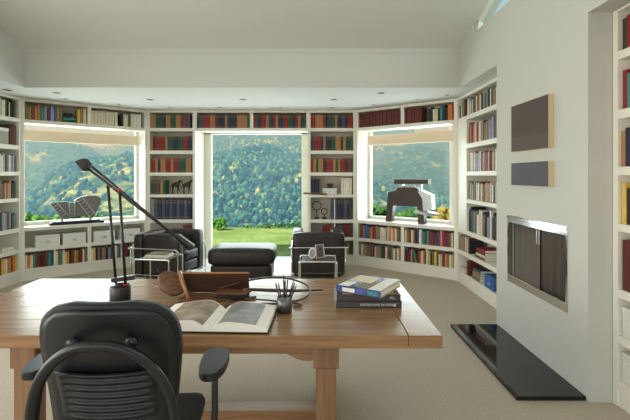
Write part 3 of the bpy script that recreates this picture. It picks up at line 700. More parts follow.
# ------------------------------------------------------------------ desk
DZ = .75
root = empty('desk', (-.7, 2.58, 0), 0, 'long oak trestle desk with planked top in the foreground', 'desk')
def L(x, y): return x + .7, y - 2.58
m_ = MB(); y = 2.02; nP = 5; pw = (3.14 - 2.02) / nP
for i in range(nP):
    m_.box(-1.14, 1.14, y - 2.58 + .0008, y + pw - 2.58 - .0008, .689, DZ, bev=.0025); y += pw
m_.box(-1.139, 1.139, -.55, .55, .692, .745)
m_.build('tabletop', 'oak', root)
for sgn in (-1, 1):
    m_ = MB(); m_.box(min(sgn * 1.142, sgn * 1.3), max(sgn * 1.142, sgn * 1.3), -.56, .56, .689, DZ, bev=.0025)
    b = m_.build('breadboard_end', 'oak_y', root) if 'oak_y' in M else m_.build('breadboard_end', 'oak', root)
for lx in (-1.43, .055):
    for ly in (2.16, 3.0):
        a_, b_ = L(lx, ly)
        m_ = MB(); m_.box(a_ - .05, a_ + .05, b_ - .05, b_ + .05, 0, .557, bev=.004); m_.box(a_ - .063, a_ + .063, b_ - .06, b_ + .06, .557, .6885, bev=.004); m_.build('leg', 'oak_v', root)
    a_, b_ = L(lx, 2.58)
    m_ = MB(); m_.box(a_ - .04, a_ + .04, b_ - .369, b_ + .369, .05, .13, bev=.004); m_.build('end_stretcher', 'oak', root)
    m_ = MB(); m_.box(a_ - .04, a_ + .04, b_ - .359, b_ + .359, .60, .688, bev=.003); m_.build('end_rail', 'oak', root)
m_ = MB(); m_.box(-.692, .716, 2.515 - 2.58, 2.62 - 2.58, .02, .125, bev=.003); m_.build('stretcher', 'oak', root)
for yy in (2.15, 2.99):
    m_ = MB(); m_.box(-.665, .69, yy - 2.58, yy - 2.58 + .035, .61, .6885, bev=.002)
    for sx, e in ((-1, -.665), (1, .69)):
        pts = [(0, .61), (0, .575)] + [(-.03 - .10 * t, .575 + .035 * (1 - math.cos(t * PI / 2)) if t < 1 else .61) for t in (0, .25, .5, .75, 1)]
        t = bmesh.new(); A = [t.verts.new((e + sx * p[0], yy - 2.58, p[1])) for p in pts]; B = [t.verts.new((e + sx * p[0], yy - 2.58 + .035, p[1])) for p in pts]
        t.faces.new(A); t.faces.new(B[::-1])
        for i in range(len(A)): t.faces.new((A[i], B[i], B[(i + 1) % len(A)], A[(i + 1) % len(A)]))
        bmesh.ops.recalc_face_normals(t, faces=t.faces[:]); m_.add(t)
    m_.build('apron', 'oak', root)

# items on the desk -------------------------------------------------
TZ = DZ + .0006
# leather pad
m_ = MB(); m_.box(-.27, .27, -.21, .21, 0, .004, bev=.0015); o = m_.build('desk_pad', 'pad', loc=(-.62, 2.27, TZ)); tag(o, 'dark brown leather desk pad under the open book', 'desk pad')
# open book
PZ = TZ + .0046
root = empty('open_book', (-.505, 2.225, PZ), R(-2), 'large open picture book lying at the front edge of the desk', 'book')
bw, bd = .285, .175
m_ = MB(); m_.box(-bw - .008, bw + .008, -bd - .006, bd + .006, 0, .003, bev=.001); m_.build('cover', 'bk_black', root)
def page_z(u, hh): return .0035 + hh * (math.sin(min(1, u * 3.0) * PI / 2) * .9) * (1 - .55 * u ** 2)
for sgn, hh in ((-1, .058), (1, .050)):
    m_ = MB(); t = bmesh.new(); N = 16; top = []; bot = []
    for i in range(N + 1):
        u = i / N; x = sgn * u * bw; zz = page_z(u, hh)
        top.append([t.verts.new((x, yy, zz)) for yy in (-bd, bd)]); bot.append([t.verts.new((x, yy, .0032)) for yy in (-bd, bd)])
    for i in range(N):
        t.faces.new((top[i][0], top[i + 1][0], top[i + 1][1], top[i][1])); t.faces.new((bot[i][0], bot[i][1], bot[i + 1][1], bot[i + 1][0]))
        t.faces.new((top[i][0], bot[i][0], bot[i + 1][0], top[i + 1][0])); t.faces.new((top[i][1], top[i + 1][1], bot[i + 1][1], bot[i][1]))
    t.faces.new((top[N][0], bot[N][0], bot[N][1], top[N][1]))
    bmesh.ops.recalc_face_normals(t, faces=t.faces[:]); m_.add(t, 'paper', smooth=False)
    pg = m_.build('page_block', 'paper', root)
    # printed picture lying on the page
    m_ = MB(); t = bmesh.new(); rows = []
    u0, u1 = (.10, .80) if sgn < 0 else (.14, .80)
    y0, y1 = (-bd + .012, bd - .012)
    for i in range(N + 1):
        u = u0 + (u1 - u0) * i / N
        rows.append([t.verts.new((sgn * u * bw, yy, page_z(u, hh) + .0012)) for yy in (y0, y1)])
    for i in range(N): t.faces.new((rows[i][0], rows[i + 1][0], rows[i + 1][1], rows[i][1]))
    bmesh.ops.recalc_face_normals(t, faces=t.faces[:]); bmesh.ops.solidify(t, geom=t.faces[:], thickness=.0004)
    m_.add(t); M['print%d' % sgn] = mat('printed_page_%s' % ('l' if sgn < 0 else 'r'), (158, 140, 120) if sgn < 0 else (128, 124, 122), .45, var=.45, vscale=14, bump=0)
    m_.build('printed_picture', 'print%d' % sgn, pg)
# pencil cup
root = empty('pencil_cup', ((284.5 - 315) / F * 2.38, 2.37, TZ), 0, 'gunmetal pencil cup on the desk right of the open book', 'pencil cup')
m_ = MB(); m_.lathe([(.001, 0), (.041, 0), (.041, .088), (.038, .088), (.038, .004), (.001, .004)], n=32); m_.build('cup', 'dkcup', root)
cp = root.location
pens = [(-.02, 0, -.28, .05), (-.012, .01, -.2, -.05), (0.0, -.01, -.02, .02), (.006, .012, .1, -.03), (.012, -.005, .3, .06), (.016, .006, .36, .0), (.02, -.01, .44, -.05), (-.005, .018, .05, .1)]
for i, (a_, b_, tx, ty) in enumerate(pens):
    ln = [.165, .165, .205, .185, .18, .17, .165, .17][i]
    d = Vector((tx, ty, 1)).normalized(); p0 = Vector((a_ * .6 - d.x * .02, b_ * .6, .006))
    root2 = empty('pencil', (cp.x, cp.y, TZ), 0, ['dark pencil leaning farthest left in the cup', 'dark pencil second from left in the cup', 'tallest dark pencil upright in the cup middle', 'dark pencil just right of the tallest one', 'dark pencil leaning right, third from right in the cup', 'dark pencil leaning right, second from right in the cup', 'dark pencil leaning farthest right in the cup', 'dark pencil upright at the back of the cup'][i], 'pencil', 'dark pencils in the cup')
    m_ = MB(); m_.tube([p0, p0 + d * (ln - .02)], .0044, n=6); m_.build('shaft', 'graph', root2)
    m_ = MB(); m_.tube([p0 + d * (ln - .02), p0 + d * (ln - .003), p0 + d * ln], [.0044, .0012, .0003], n=6); m_.build('tip', 'tip' if i in (1, 6) else 'graph', root2)
# stack of three books
def desk_book(x0, x1, y0, y1, z0, z1, cov, label, txt=None, rz=0, name='book'):
    cx, cy = (x0 + x1) / 2, (y0 + y1) / 2; w, d, h = (x1 - x0) / 2, (y1 - y0) / 2, z1 - z0
    root = empty(name, (cx, cy, z0), rz, label, 'book', 'stack of books on the desk')
    m_ = MB(); m_.box(-w, w, -d, d, 0, .0035, bev=.001); m_.box(-w, w, -d, d, h - .0035, h, bev=.001); m_.box(-w, w, -d, -d + .005, 0, h, bev=.0015); m_.build('cover', cov, root)
    m_ = MB(); m_.box(-w + .005, w - .005, -d + .0052, d - .005, .0037, h - .0037); m_.build('page_block', 'paper', root)
    if txt:
        T = Matrix.Translation((txt[1], -d - .0003, h * .3)) @ Matrix.Rotation(R(90), 4, 'X')
        m_ = MB(); m_.text(txt[0], txt[2], None, T); m_.build('spine_lettering', 'bk_white', root)
    return root
M['bk_dkgrey'] = mat('dark_dust_jacket', (62, 56, 54), .35, var=.05, vscale=20)
M['jacket'] = mat('blue_white_jacket', (70, 84, 140), .25, var=.6, vscale=11)
b1 = desk_book(.119, .493, 2.442, 2.72, TZ, TZ + .038, 'bk_dkgrey', 'dark grey book at the bottom of the desk stack', ('NOTRE DAME DE PARIS', -.05, .018))
m_ = MB(); m_.prism([(.135, .013), (.152, .006), (.152, .026)], -.0004, .0004, mtx=Matrix.Translation((0, -.1395, 0)) @ Matrix.Rotation(R(90), 4, 'X')); m_.build('spine_emblem', 'bk_white', b1)
b2 = desk_book(.124, .487, 2.446, 2.71, TZ + .0386, TZ + .073, 'bk_dkgrey', 'dark grey book in the middle of the desk stack', ('M.L.', .12, .02))
m_ = MB(); m_.box(-.15, .15, -.12, .125, .0347, .0352); m_.build('jacket_panel', 'bk_tan', b2)
root = desk_book(-.14, .14, -.155, .155, TZ + .0745, TZ + .113, 'jacket', 'blue and white picture book topmost and askew on the desk stack', None, R(-32))
root.location = (.325, 2.575, TZ + .0745)
m_ = MB(); m_.box(-.13, .02, -.02, .14, .0388, .0393, 'bk_cream'); m_.box(-.02, .06, -.15, .02, .0388, .0392, 'bk_olive'); m_.box(.06, .137, -.15, .15, .0388, .0394, 'bk_white'); m_.box(-.13, -.06, -.15, -.03, .0388, .0391, 'bk_white'); m_.build('cover_picture', None, root)
for q0, q1 in ((0, .004), (.034, .0385)): m_ = MB(); m_.box(.140, .1408, -.155, .155, q0, q1, 'bk_yellow'); m_.build('jacket_edge', None, root)
for q0, q1, qc in ((-.10, -.02, 'bk_white'), (.06, .12, 'bk_teal')): m_ = MB(); m_.box(q0, q1, -.1561, -.1552, .007, .03, qc); m_.build('spine_picture', None, root)

# wooden sculpture
root = empty('wooden_sculpture', (-.62, 2.62, TZ), 0, 'abstract dark wooden sculpture of boards and bent hoops on desk', 'sculpture')
def W(x, y, D): p = px(x, y, D); return p - Vector((-.62, 2.62, TZ))
m_ = MB(); p = [W(178, 300.5, 2.58), W(210, 300.5, 2.58), W(247, 294, 2.72), W(190, 288, 2.86)]
m_.prism([(-.20, -.06), (.02, -.075), (.26, .02), (.24, .10), (-.18, .13)], .0, .014, bev=.002); m_.build('base_board', 'walnut', root)
# leaning back panel
m_ = MB(); m_.box(-.212, .205, -.006, .006, 0, .125, bev=.002, mtx=Matrix.Translation((0, .10, .016)) @ Matrix.Rotation(R(12), 4, 'X')); bp_ = m_.build('upright_panel', 'dkwood', root)
m_ = MB(); m_.box(-.213, .206, -.009, .009, .125, .132, bev=.002, mtx=Matrix.Translation((0, .10, .016)) @ Matrix.Rotation(R(12), 4, 'X')); m_.build('panel_edge', 'walnut_lt', bp_)
# slanted strip
m_ = MB(); m_.tube([Vector((-.12, -.10, .024)), Vector((-.215, .03, .160))], .013, n=4); m_.build('slanted_strip', 'walnut_lt', root)
# oval disc
m_ = MB(); pr = [(.001, -.012), (.055, -.012), (.066, -.005), (.066, .005), (.055, .012), (.001, .012)]
mt = Matrix.Translation((-.262, .02, .090)) @ Matrix.Rotation(R(38), 4, 'Y') @ Matrix.Rotation(R(58), 4, 'X') @ Matrix.Diagonal((1.38, 1.0, 1, 1))
m_.lathe(pr, n=36, mtx=mt); m_.build('oval_disc', 'walnut', root)
m_ = MB(); m_.tube([Vector((-.26, .02, .05)), Vector((-.255, .03, .011))], .010, n=8); m_.build('disc_support', 'walnut', root)
# raised paddle board
m_ = MB(); m_.prism([(.0, -.05), (.20, -.07), (.235, .02), (.05, .05)], .040, .052, bev=.002); m_.build('paddle_board', 'walnut', root)
m_ = MB(); m_.box(.03, .22, -.05, .0, .0145, .0395, bev=.002); m_.build('black_block', 'bk_black', root)
# sticks and hoops
def cr(pts, n=8):
    P = [Vector(p) for p in pts]; P = [P[0] * 2 - P[1]] + P + [P[-1] * 2 - P[-2]]; out = []
    for i in range(1, len(P) - 2):
        for k in range(n):
            t = k / n; a, b, c, d = P[i - 1:i + 3]
            out.append(.5 * ((2 * b) + (c - a) * t + (2 * a - 5 * b + 4 * c - d) * t * t + (3 * b - a - 3 * c + d) * t ** 3))
    out.append(P[-2]); return out
m_ = MB(); m_.tube(cr([(.04, .02, .060), (.20, .12, .085), (.36, .24, .075), (.50, .25, .05), (.585, .14, .03), (.56, -.02, .014), (.42, -.12, .010), (.22, -.13, .010), (.10, -.10, .020)], 8), .0062); m_.build('bent_hoop', 'dkwood', root)
m_ = MB(); pp = cr([(.18, .02, .055), (.35, .03, .045), (.50, .07, .032), (.67, .13, .02)], 6); m_.tube(pp, [.005 + .006 * math.sin(PI * min(1, .2 + .8 * i / (len(pp) - 1))) for i in range(len(pp))]); m_.build('pointed_stick', 'dkwood', root)
m_ = MB(); m_.tube(cr([(.20, -.06, .020), (.34, -.10, .022), (.50, -.12, .009), (.545, -.14, .007), (.53, -.16, .007), (.50, -.165, .007)], 6), .005); m_.build('bent_hoop', 'dkwood', root)
m_ = MB(); m_.tube([Vector((-.395, .10, .055)), Vector((-.34, .05, .05)), Vector((-.25, .0, .04))], [.002, .007, .005]); m_.build('pointed_stick', 'walnut', root)
m_ = MB(); m_.tube([Vector((-.35, .03, .175)), Vector((-.33, .03, .13))], [.001, .003]); m_.tube([Vector((-.33, .03, .13)), Vector((-.30, .03, .10))], .003); m_.build('thin_pin', 'dkwood', root)

# desk lamp ---------------------------------------------------------
LD = 2.58; bx_ = (120.5 - 315) / F * LD
root = empty('desk_lamp', (bx_, LD, TZ), 0, 'black counterbalanced desk lamp with twin arms at desk left', 'lamp')
def T(x, y, dD=0): return px(x, y, LD + dD) - Vector((bx_, LD, TZ))
m_ = MB(); m_.lathe([(.001, 0), (.058, 0), (.06, .004), (.06, .088), (.056, .094), (.001, .094)], n=40); m_.build('base', 'lampblack', root)
m_ = MB(); m_.lathe([(.03, .0945), (.03, .105), (.012, .11), (.001, .11)], n=24); m_.build('swivel', 'lampblack', root)
m_ = MB(); m_.box(.02, .045, -.02, .02, .0945, .106, bev=.003); m_.build('switch', 'red', root)
for k, (xb, xt, yt, dd) in enumerate(((116, 108, 186, .03), (125.5, 119.5, 190, -.03))):
    m_ = MB(); a_ = T(xb, 284, dd * .6); b_ = T(xt, yt, dd)
    m_.tube([a_, b_], .0085, n=8); ar = m_.build('lower_arm', 'lampblack', root)
    m_ = MB(); m_.tube([b_ + Vector((0, 0, -.009)), b_ + Vector((0, 0, .009))], .0098 if not k else .0094, n=8); m_.build('joint', 'red' if k else 'lampblack', ar)
m_ = MB(); a_ = T(112, 279); b_ = T(135, 276)
m_.box(a_.x, b_.x, -.02, .02, -.013, .013, bev=.004, mtx=Matrix.Translation((0, 0, a_.z)) @ Matrix.Rotation(R(-8), 4, 'Y')); m_.build('lower_counterweight', 'lampblack', root)
for dd, (xa, ya, xe, ye) in ((.028, (87, 168, 178, 238)), (-.028, (92, 167, 188, 247))):
    m_ = MB(); m_.tube([T(xa, ya, dd), T(xe, ye, dd)], .0085, n=8); m_.build('upper_arm', 'lampblack', root)
m_ = MB(); m_.tube([T(108, 186, .03), T(119.5, 190, -.03)], .006, n=8); m_.build('pivot', 'lampblack', root)
c_ = (T(177, 238) + T(192, 246)) / 2
m_ = MB(); m_.box(-.062, .062, -.034, .034, -.016, .016, bev=.007, seg=2, mtx=Matrix.Translation(c_) @ Matrix.Rotation(R(36), 4, 'Y')); m_.build('counterweight', 'lampblack', root)
c_ = T(84.5, 164)
mt = Matrix.Translation(c_) @ Matrix.Rotation(R(50), 4, 'Y') @ Matrix.Diagonal((.85, .9, 1.35, 1))
m_ = MB(); t = bmesh.new()
v = [t.verts.new(p) for p in ((-.045, -.04, -.018), (.045, -.04, -.018), (.045, .04, -.018), (-.045, .04, -.018), (-.026, -.03, .02), (.026, -.03, .02), (.026, .03, .02), (-.026, .03, .02))]
for f in ((3, 2, 1, 0), (4, 5, 6, 7), (0, 1, 5, 4), (1, 2, 6, 5), (2, 3, 7, 6), (3, 0, 4, 7)): t.faces.new([v[i] for i in f])
bmesh.ops.bevel(t, geom=t.edges[:], offset=.004, segments=2, affect='EDGES'); m_.add(t, None, mt); hd = m_.build('lamp_head', 'lampblack', root)
m_ = MB(); m_.box(-.034, .034, -.03, .03, -.0200, -.0185, mtx=mt); m_.build('reflector', 'lt_metal', hd)

# ------------------------------------------------------------------ office chair
root = empty('office_chair', (-.723, 1.686, 0), R(3.5), 'black swivel office chair with looped back frame at the desk', 'office chair')
def back_surf(zc0, zc1, wfun, thick, n=18, mz=22, curve=.05, lean=-8, y0=-.315, parent=None, name='', mat_='', ribs=False):
    t = bmesh.new(); fr = []; bk = []
    for j in range(mz + 1):
        v = j / mz; z = zc0 + (zc1 - zc0) * v; hw = wfun(v); A = []; B = []
        for i in range(n + 1):
            u = -1 + 2 * i / n; x = u * hw * .975 + .042
            y = y0 + (z - .6) * math.tan(R(lean)) + curve * (u * u) * (hw / .23) + .02 * math.sin(v * PI) * 1.0
            rb = (.005 * math.sin(v * 75) if ribs and abs(u) < .86 else 0)
            A.append(t.verts.new((x, y + thick / 2, z))); B.append(t.verts.new((x, y - thick / 2 + rb, z)))
        fr.append(A); bk.append(B)
    for j in range(mz):
        for i in range(n):
            t.faces.new((fr[j][i], fr[j][i + 1], fr[j + 1][i + 1], fr[j + 1][i])); t.faces.new((bk[j][i + 1], bk[j][i], bk[j + 1][i], bk[j + 1][i + 1]))
    for j in range(mz):
        t.faces.new((fr[j][0], fr[j + 1][0], bk[j + 1][0], bk[j][0])); t.faces.new((fr[j][n], bk[j][n], bk[j + 1][n], fr[j + 1][n]))
    for i in range(n):
        t.faces.new((fr[0][i], bk[0][i], bk[0][i + 1], fr[0][i + 1])); t.faces.new((fr[mz][i], fr[mz][i + 1], bk[mz][i + 1], bk[mz][i]))
    bmesh.ops.recalc_face_normals(t, faces=t.faces[:])
    m_ = MB(); m_.add(t, None, smooth=True); return m_.build(name, mat_, parent)
def shellw(v):   # half-width of shell over height with rounded shoulders
    w = .185 + .042 * min(1, v * 1.5)
    if v > .70: q = (v - .70) / .30; w *= (.42 + .58 * math.sqrt(max(0, 1 - q ** 2.9))) if q < 1 else .42
    if v < .1: w *= .9 + v
    return w
cush = back_surf(.56, 1.105, shellw, .035, parent=root, name='backrest', mat_='fabric', curve=.045, mz=34, y0=-.285)
shell = back_surf(.58, 1.087, lambda v: shellw(v) * .955, .008, parent=root, name='back_shell', mat_='plastic', curve=.045, mz=34, y0=-.308)
lum = back_surf(.585, .885, lambda v: .15 + .012 * v, .010, parent=root, name='lumbar_ribs', mat_='plastic', curve=.045, mz=90, y0=-.317, ribs=True)
for sx in (-1, 1):
    m_ = MB(); m_.lathe([(.001, 0), (.020, 0), (.018, .010), (.001, .013)], n=20, mtx=Matrix.Translation((sx * .088 + .045, -.362, .985)) @ Matrix.Rotation(R(90), 4, 'X')); m_.build('back_knob', 'plastic', root)
# loop
LP = []
for k in range(0, 25):
    a = PI * (k / 24); x = .218 * math.cos(a); zz = .70 + .296 * math.sin(a) ** .9
    LP.append((x + .045, -.385 - (zz - .75) * .12 + .03 * abs(math.cos(a)), zz))
LP = [(.10, -.10, .43), (.20, -.25, .46), (.255, -.335, .56)] + LP + [(-.175, -.335, .56), (-.15, -.25, .46), (-.10, -.10, .43)]
m_ = MB(); m_.tube(cr(LP, 3), .0155, n=12, flat=1.25); m_.build('loop_frame', 'plastic', root)
# seat
m_ = MB(); m_.cushion(-.245, .245, -.22, .25, .455, .535, puff=.012, rad=.035, n=12); m_.build('seat', 'fabric', root)
m_ = MB(); m_.box(-.2, .2, -.2, .2, .425, .4545, bev=.01); m_.build('seat_pan', 'plastic', root)
for sx in (-1, 1):
    m_ = MB(); m_.tube(cr([(sx * .16, -.02, .43), (sx * .27, -.03, .44), (sx * .335 - .01, -.03, .50), (sx * .335 - .01, .01, .72)], 5), .013, n=10); m_.build('arm_post', 'plastic', root)
    m_ = MB(); 
    m_.prism([((.322 if sx > 0 else -.352) + (.054 + .006 * math.sin(a)) * math.copysign(abs(math.cos(a)) ** .75, math.cos(a)), .005 + (.05 if sx < 0 else 0) + .125 * math.copysign(abs(math.sin(a)) ** .8, math.sin(a))) for a in [2 * PI * k / 36 for k in range(36)]], .738, .770, bev=.012)
    m_.lathe([(.001, .71), (.025, .715), (.032, .737), (.001, .738)], n=16, mtx=Matrix.Translation((sx * .335 - .01, .012, 0)))
    m_.build('armrest', 'plastic', root)
m_ = MB(); m_.lathe([(.001, .12), (.03, .12), (.03, .30), (.022, .30), (.022, .4245), (.001, .4245)], n=20); m_.build('gas_column', 'plastic', root)
for k in range(5):
    a = R(90 + 72 * k); d = Vector((math.cos(a), math.sin(a), 0))
    m_ = MB(); m_.tube([d * .02 + Vector((0, 0, .125)), d * .15 + Vector((0, 0, .115)), d * .30 + Vector((0, 0, .085))], [.026, .022, .014], n=10); lg = m_.build('base_leg', 'plastic', root)
    m_ = MB(); q = d * .30; perp = Vector((-d.y, d.x, 0))
    for sg in (-1, 1):
        m_.lathe([(.001, -.009), (.026, -.009), (.029, -.005), (.029, .005), (.026, .009), (.001, .009)], n=20, mtx=Matrix.Translation(q + perp * .014 * sg + Vector((0, 0, .0305))) @ perp.to_track_quat('Z', 'Y').to_matrix().to_4x4())
    m_.tube([q + Vector((0, 0, .03)), q + Vector((0, 0, .09))], .006); m_.build('caster', 'plastic', lg)

# ------------------------------------------------------------------ club chairs, ottoman, side tables
def club_chair(label):
    root = empty('club_chair', (0, 0, 0), 0, label, 'armchair', 'black leather club chairs by the garden door')
    for sx in (-1, 1):
        m_ = MB(); m_.cushion(sx * .295 - .08, sx * .295 + .08, -.188, .36, .06, .675, puff=.008, rad=.03); m_.build('arm_cushion', 'leather', root)
    m_ = MB(); m_.cushion(-.375, .375, -.350, -.195, .05, .675, puff=.008, rad=.035); m_.build('back_cushion', 'leather', root)
    m_ = MB(); m_.cushion(-.213, .213, -.185, .35, .12, .27, puff=.006, rad=.025); m_.build('base_cushion', 'leather', root)
    m_ = MB(); m_.cushion(-.213, .213, -.185, .36, .275, .43, puff=.014, rad=.04); m_.build('seat_cushion', 'leather', root)
    X, Yb, Yf = .387, -.372, .375; r = .0095
    m_ = MB()
    m_.tube(cr([(-X, Yf, .0), (-X, Yf, .40), (-X, Yf - .03, .46), (-X, Yf - .10, .47), (-X, Yb + .03, .47), (-X + .03, Yb, .47), (X - .03, Yb, .47), (X, Yb + .03, .47), (X, Yf - .10, .47), (X, Yf - .03, .46), (X, Yf, .40), (X, Yf, .0)], 5), r, n=8)
    m_.build('upper_frame', 'chrome', root)
    m_ = MB(); m_.tube([(-X, Yf, .10), (-X, Yb, .10), (X, Yb, .10), (X, Yf, .10)], r * .8, n=8); m_.tube([(-X, Yf, .10), (X, Yf, .10)], r * .8, n=8)
    m_.build('lower_frame', 'chrome', root)
    for sx in (-1, 1):
        m_ = MB(); m_.tube([(sx * X, Yb, .0), (sx * X, Yb, .47)], r, n=8); m_.build('leg', 'chrome', root)
    return root
ch = club_chair('black leather club chair seen from behind, right of the ottoman')
ch.location = (.04, 6.55, .0065); ch.rotation_euler.z = R(2)
ch2 = dup(ch, (-2.17, 6.42, .0005), R(-104), 'black leather club chair seen side-on, left of the ottoman')
ch.location.z = .0005
# ottoman
root = empty('ottoman', (-1.05, 6.33, .0065), R(1), 'black leather ottoman in front of the garden door', 'ottoman')
m_ = MB(); m_.cushion(-.46, .46, -.30, .32, .235, .465, puff=.022, rad=.055, n=12); m_.build('seat_cushion', 'leather', root)
m_ = MB(); m_.cushion(-.43, .43, -.28, .30, .03, .228, puff=.004, rad=.02); m_.build('base_cushion', 'leather', root)
m_ = MB(); m_.tube([(-.40, -.25, .012), (.40, -.25, .012), (.40, .27, .012), (-.40, .27, .012)], .009, closed=True, n=8); m_.build('frame', 'chrome', root)
# side table
def side_table(label):
    root = empty('side_table', (0, 0, 0), 0, label, 'side table', 'chrome tube side tables')
    m_ = MB(); m_.box(-.20, .20, -.19, .19, .435, .450, bev=.003); m_.build('table_top', 'dkwood', root)
    for sy in (-1, 1):
        y = sy * .205
        m_ = MB(); m_.tube(cr([(-.23, y, .012), (-.23, y, .40), (-.222, y, .435), (-.19, y, .447), (.19, y, .447), (.222, y, .435), (.23, y, .40), (.23, y, .012)], 5), .0105, n=8); m_.build('tube_frame', 'chrome', root)
    for sx in (-1, 1):
        m_ = MB(); m_.tube([(sx * .23, -.205, .012), (sx * .23, .205, .012)], .0105, n=8); m_.build('runner', 'chrome', root)
    return root
st = side_table('chrome tube side table nearer the desk, before the right club chair')
st.location = ((318 - 315) / F * 5.35, 5.47, .0005); st.rotation_euler.z = R(0)
st2 = dup(st, ((154 - 315) / F * 5.5 + .03, 5.60, .0005), R(-7), 'chrome tube side table before the left club chair')
# photo frames on right table
tx = st.location.x
def framed(x, y, w, h, rz, label, oval=False):
    root = empty('picture_frame', (tx + x, 5.47 + y, .4522 ), rz, label, 'picture frame', 'silver photo frames on the side table')
    T_ = Matrix.Rotation(R(-12), 4, 'X')
    if oval:
        m_ = MB(); m_.tube([(w / 2 * math.cos(a), 0, h / 2 + .006 + h / 2 * math.sin(a)) for a in [2 * PI * k / 28 for k in range(28)]], .007, closed=True, mtx=T_); m_.build('frame', 'steel', root)
        m_ = MB(); m_.prism([(w * .48 * math.cos(2 * PI * k / 28), h * .48 * math.sin(2 * PI * k / 28)) for k in range(28)], -.002, .002, mtx=T_ @ Matrix.Translation((0, 0, h / 2 + .006)) @ Matrix.Rotation(R(90), 4, 'X')); m_.build('photo', 'photo', root)
    else:
        m_ = MB()
        for (a, b, c, d) in ((-w / 2, -w / 2 + .013, 0, h), (w / 2 - .013, w / 2, 0, h), (-w / 2, w / 2, 0, .013), (-w / 2, w / 2, h - .013, h)): m_.box(a, b, -.006, .006, c, d, bev=.001, mtx=T_)
        m_.build('frame', 'steel', root)
        m_ = MB(); m_.box(-w / 2 + .012, w / 2 - .012, -.003, .003, .012, h - .012, mtx=T_); m_.build('photo', 'photo', root)
    m_ = MB(); m_.box(-.012, .012, .002, .005, .0, h * .72, mtx=Matrix.Translation((0, .055, 0)) @ Matrix.Rotation(R(24), 4, 'X')); m_.build('easel_back', 'dark', root)
framed(-.075, -.02, .095, .125, R(-25), 'oval silver photo frame on the right side table', True)
framed(.035, .02, .125, .175, R(28), 'rectangular silver photo frame on the right side table')
# papers on left table
x2, y2 = st2.location.x, st2.location.y
for i, (c, hh) in enumerate((('cream', .022), ('white', .014), ('olive', .012))):
    z0 = .4515 + sum((.0226, .0146)[:i])
    flat_book('book', Bay((x2, y2), (x2 + math.cos(R(-7)), y2 + math.sin(R(-7)))), .0 + .01 * i, .0, z0, .30 - .02 * i, .22 - .01 * i, hh, c, '%s book lying %s the pile on the left side table' % (c, ['at bottom of', 'in the middle of', 'on top of'][i]), 'pile on the left side table')

# reading floor lamp beside the right chair
p = px(334.5, 196, 6.9); root = empty('floor_lamp', (p.x, p.y, .0006), 0, 'thin brass reading floor lamp behind the right club chair', 'floor lamp')
H = 1.20
m_ = MB(); m_.lathe([(.001, 0), (.11, 0), (.11, .012), (.012, .018), (.001, .018)], n=28); m_.build('base', 'brass', root)
m_ = MB(); m_.tube([(0, 0, .018), (0, 0, H)], .0055, n=8); m_.build('pole', 'steel', root)
m_ = MB(); m_.tube([(.01, 0, H), (-.14, 0, H + .008)], .005, n=8); m_.build('arm', 'steel', root)
m_ = MB(); m_.tube([(-.12, 0, H + .006), (-.50, 0, H + .022)], [.024, .024], n=14, flat=.75); m_.build('lamp_shade', 'brass', root)

# ------------------------------------------------------------------ sculptures on the window sills
def poly_uz(mb, pts, t0, t1, m=None, bev=.003):
    T_ = Matrix.Rotation(R(90), 4, 'X')   # (x,y)->(x,0,z), z->-y
    mb.prism(pts, -t1, -t0, m, mtx=T_, bev=bev)
def rot_xz(x, z, a, cx, cz_): 
    c, s = math.cos(a), math.sin(a); return (cx + x * c - z * s, cz_ + x * s + z * c)
def sB(x, y, t=.15):
    k = (x - 315) / F; s = (k * (BB.a.y + BB.n.y * t) - (BB.a.x + BB.n.x * t)) / (BB.u.x - k * BB.u.y)
    D = BB.a.y + BB.n.y * t + BB.u.y * s; return (s, EYE + (176 - y) / F * D)
SZ = .7606
root = empty('window_sculpture', (BB.a.x, BB.a.y, 0), BB.rz, 'grey welded metal sculpture on black base on left window sill', 'sculpture')
s0 = sB(49, 223)[0]; s1 = sB(103, 223)[0]
m_ = MB(); m_.box(s0, s1, .07, .20, SZ, SZ + .035, bev=.003); m_.box(s0 + .04, s1 - .06, .09, .18, SZ + .035, SZ + .05); m_.build('base', 'lampblack', root)
off = SZ + .055
def pB(l): return [(sB(x, y)[0], sB(x, y)[1]) for (x, y) in l]
zfix = lambda pts: pts
m_ = MB(); poly_uz(m_, pB([(49.5, 203.5), (52, 202), (67, 201.5), (72, 215), (70, 217.3), (62, 219.3)]), .12, .155); m_.build('left_plate', 'gry_metal', root)
m_ = MB(); poly_uz(m_, pB([(66, 202.5), (74, 202.5), (80, 199), (86, 216), (72, 217)]), .125, .15); m_.build('middle_plate', 'gry_metal', root)
m_ = MB(); poly_uz(m_, pB([(74, 200), (80, 197), (88, 195.3), (95, 195.3), (100.5, 198), (100, 203.5), (97, 210), (91.5, 218.3), (85, 213), (78, 205)]), .11, .165); m_.build('right_plate', 'gry_metal', root)
for (xa, ya, xb, yb, wd) in ((48, 203, 62, 219, 6.0), (75, 199, 90, 218.3, 6.0), (68.5, 202.5, 68.5, 215.5, 5)):
    m_ = MB(); a = Vector(sB(xa, ya)); b = Vector(sB(xb, yb)); d = (b - a); n_ = Vector((-d.y, d.x)).normalized() * (wd / 67)
    for q in (0, 1):
        m_.tube([(a.x + n_.x * q, .095, a.y + n_.y * q), (b.x + n_.x * q, .095, b.y + n_.y * q)], .007, n=6)
    for k in range(1, 7):
        c = a + d * (k / 7); m_.tube([(c.x, .095, c.y), (c.x + n_.x, .095, c.y + n_.y)], .0045, n=6)
    m_.build('ladder_rungs', 'lt_metal', root)
def foot(x, y, tt=.135):
    s, z = sB(x, y); m = MB(); m.tube([(s, tt, SZ + .045), (s, tt, z + .04)], .012, n=8); return m.build('support', 'gry_metal', root)
foot(62, 218.5); foot(90, 217)
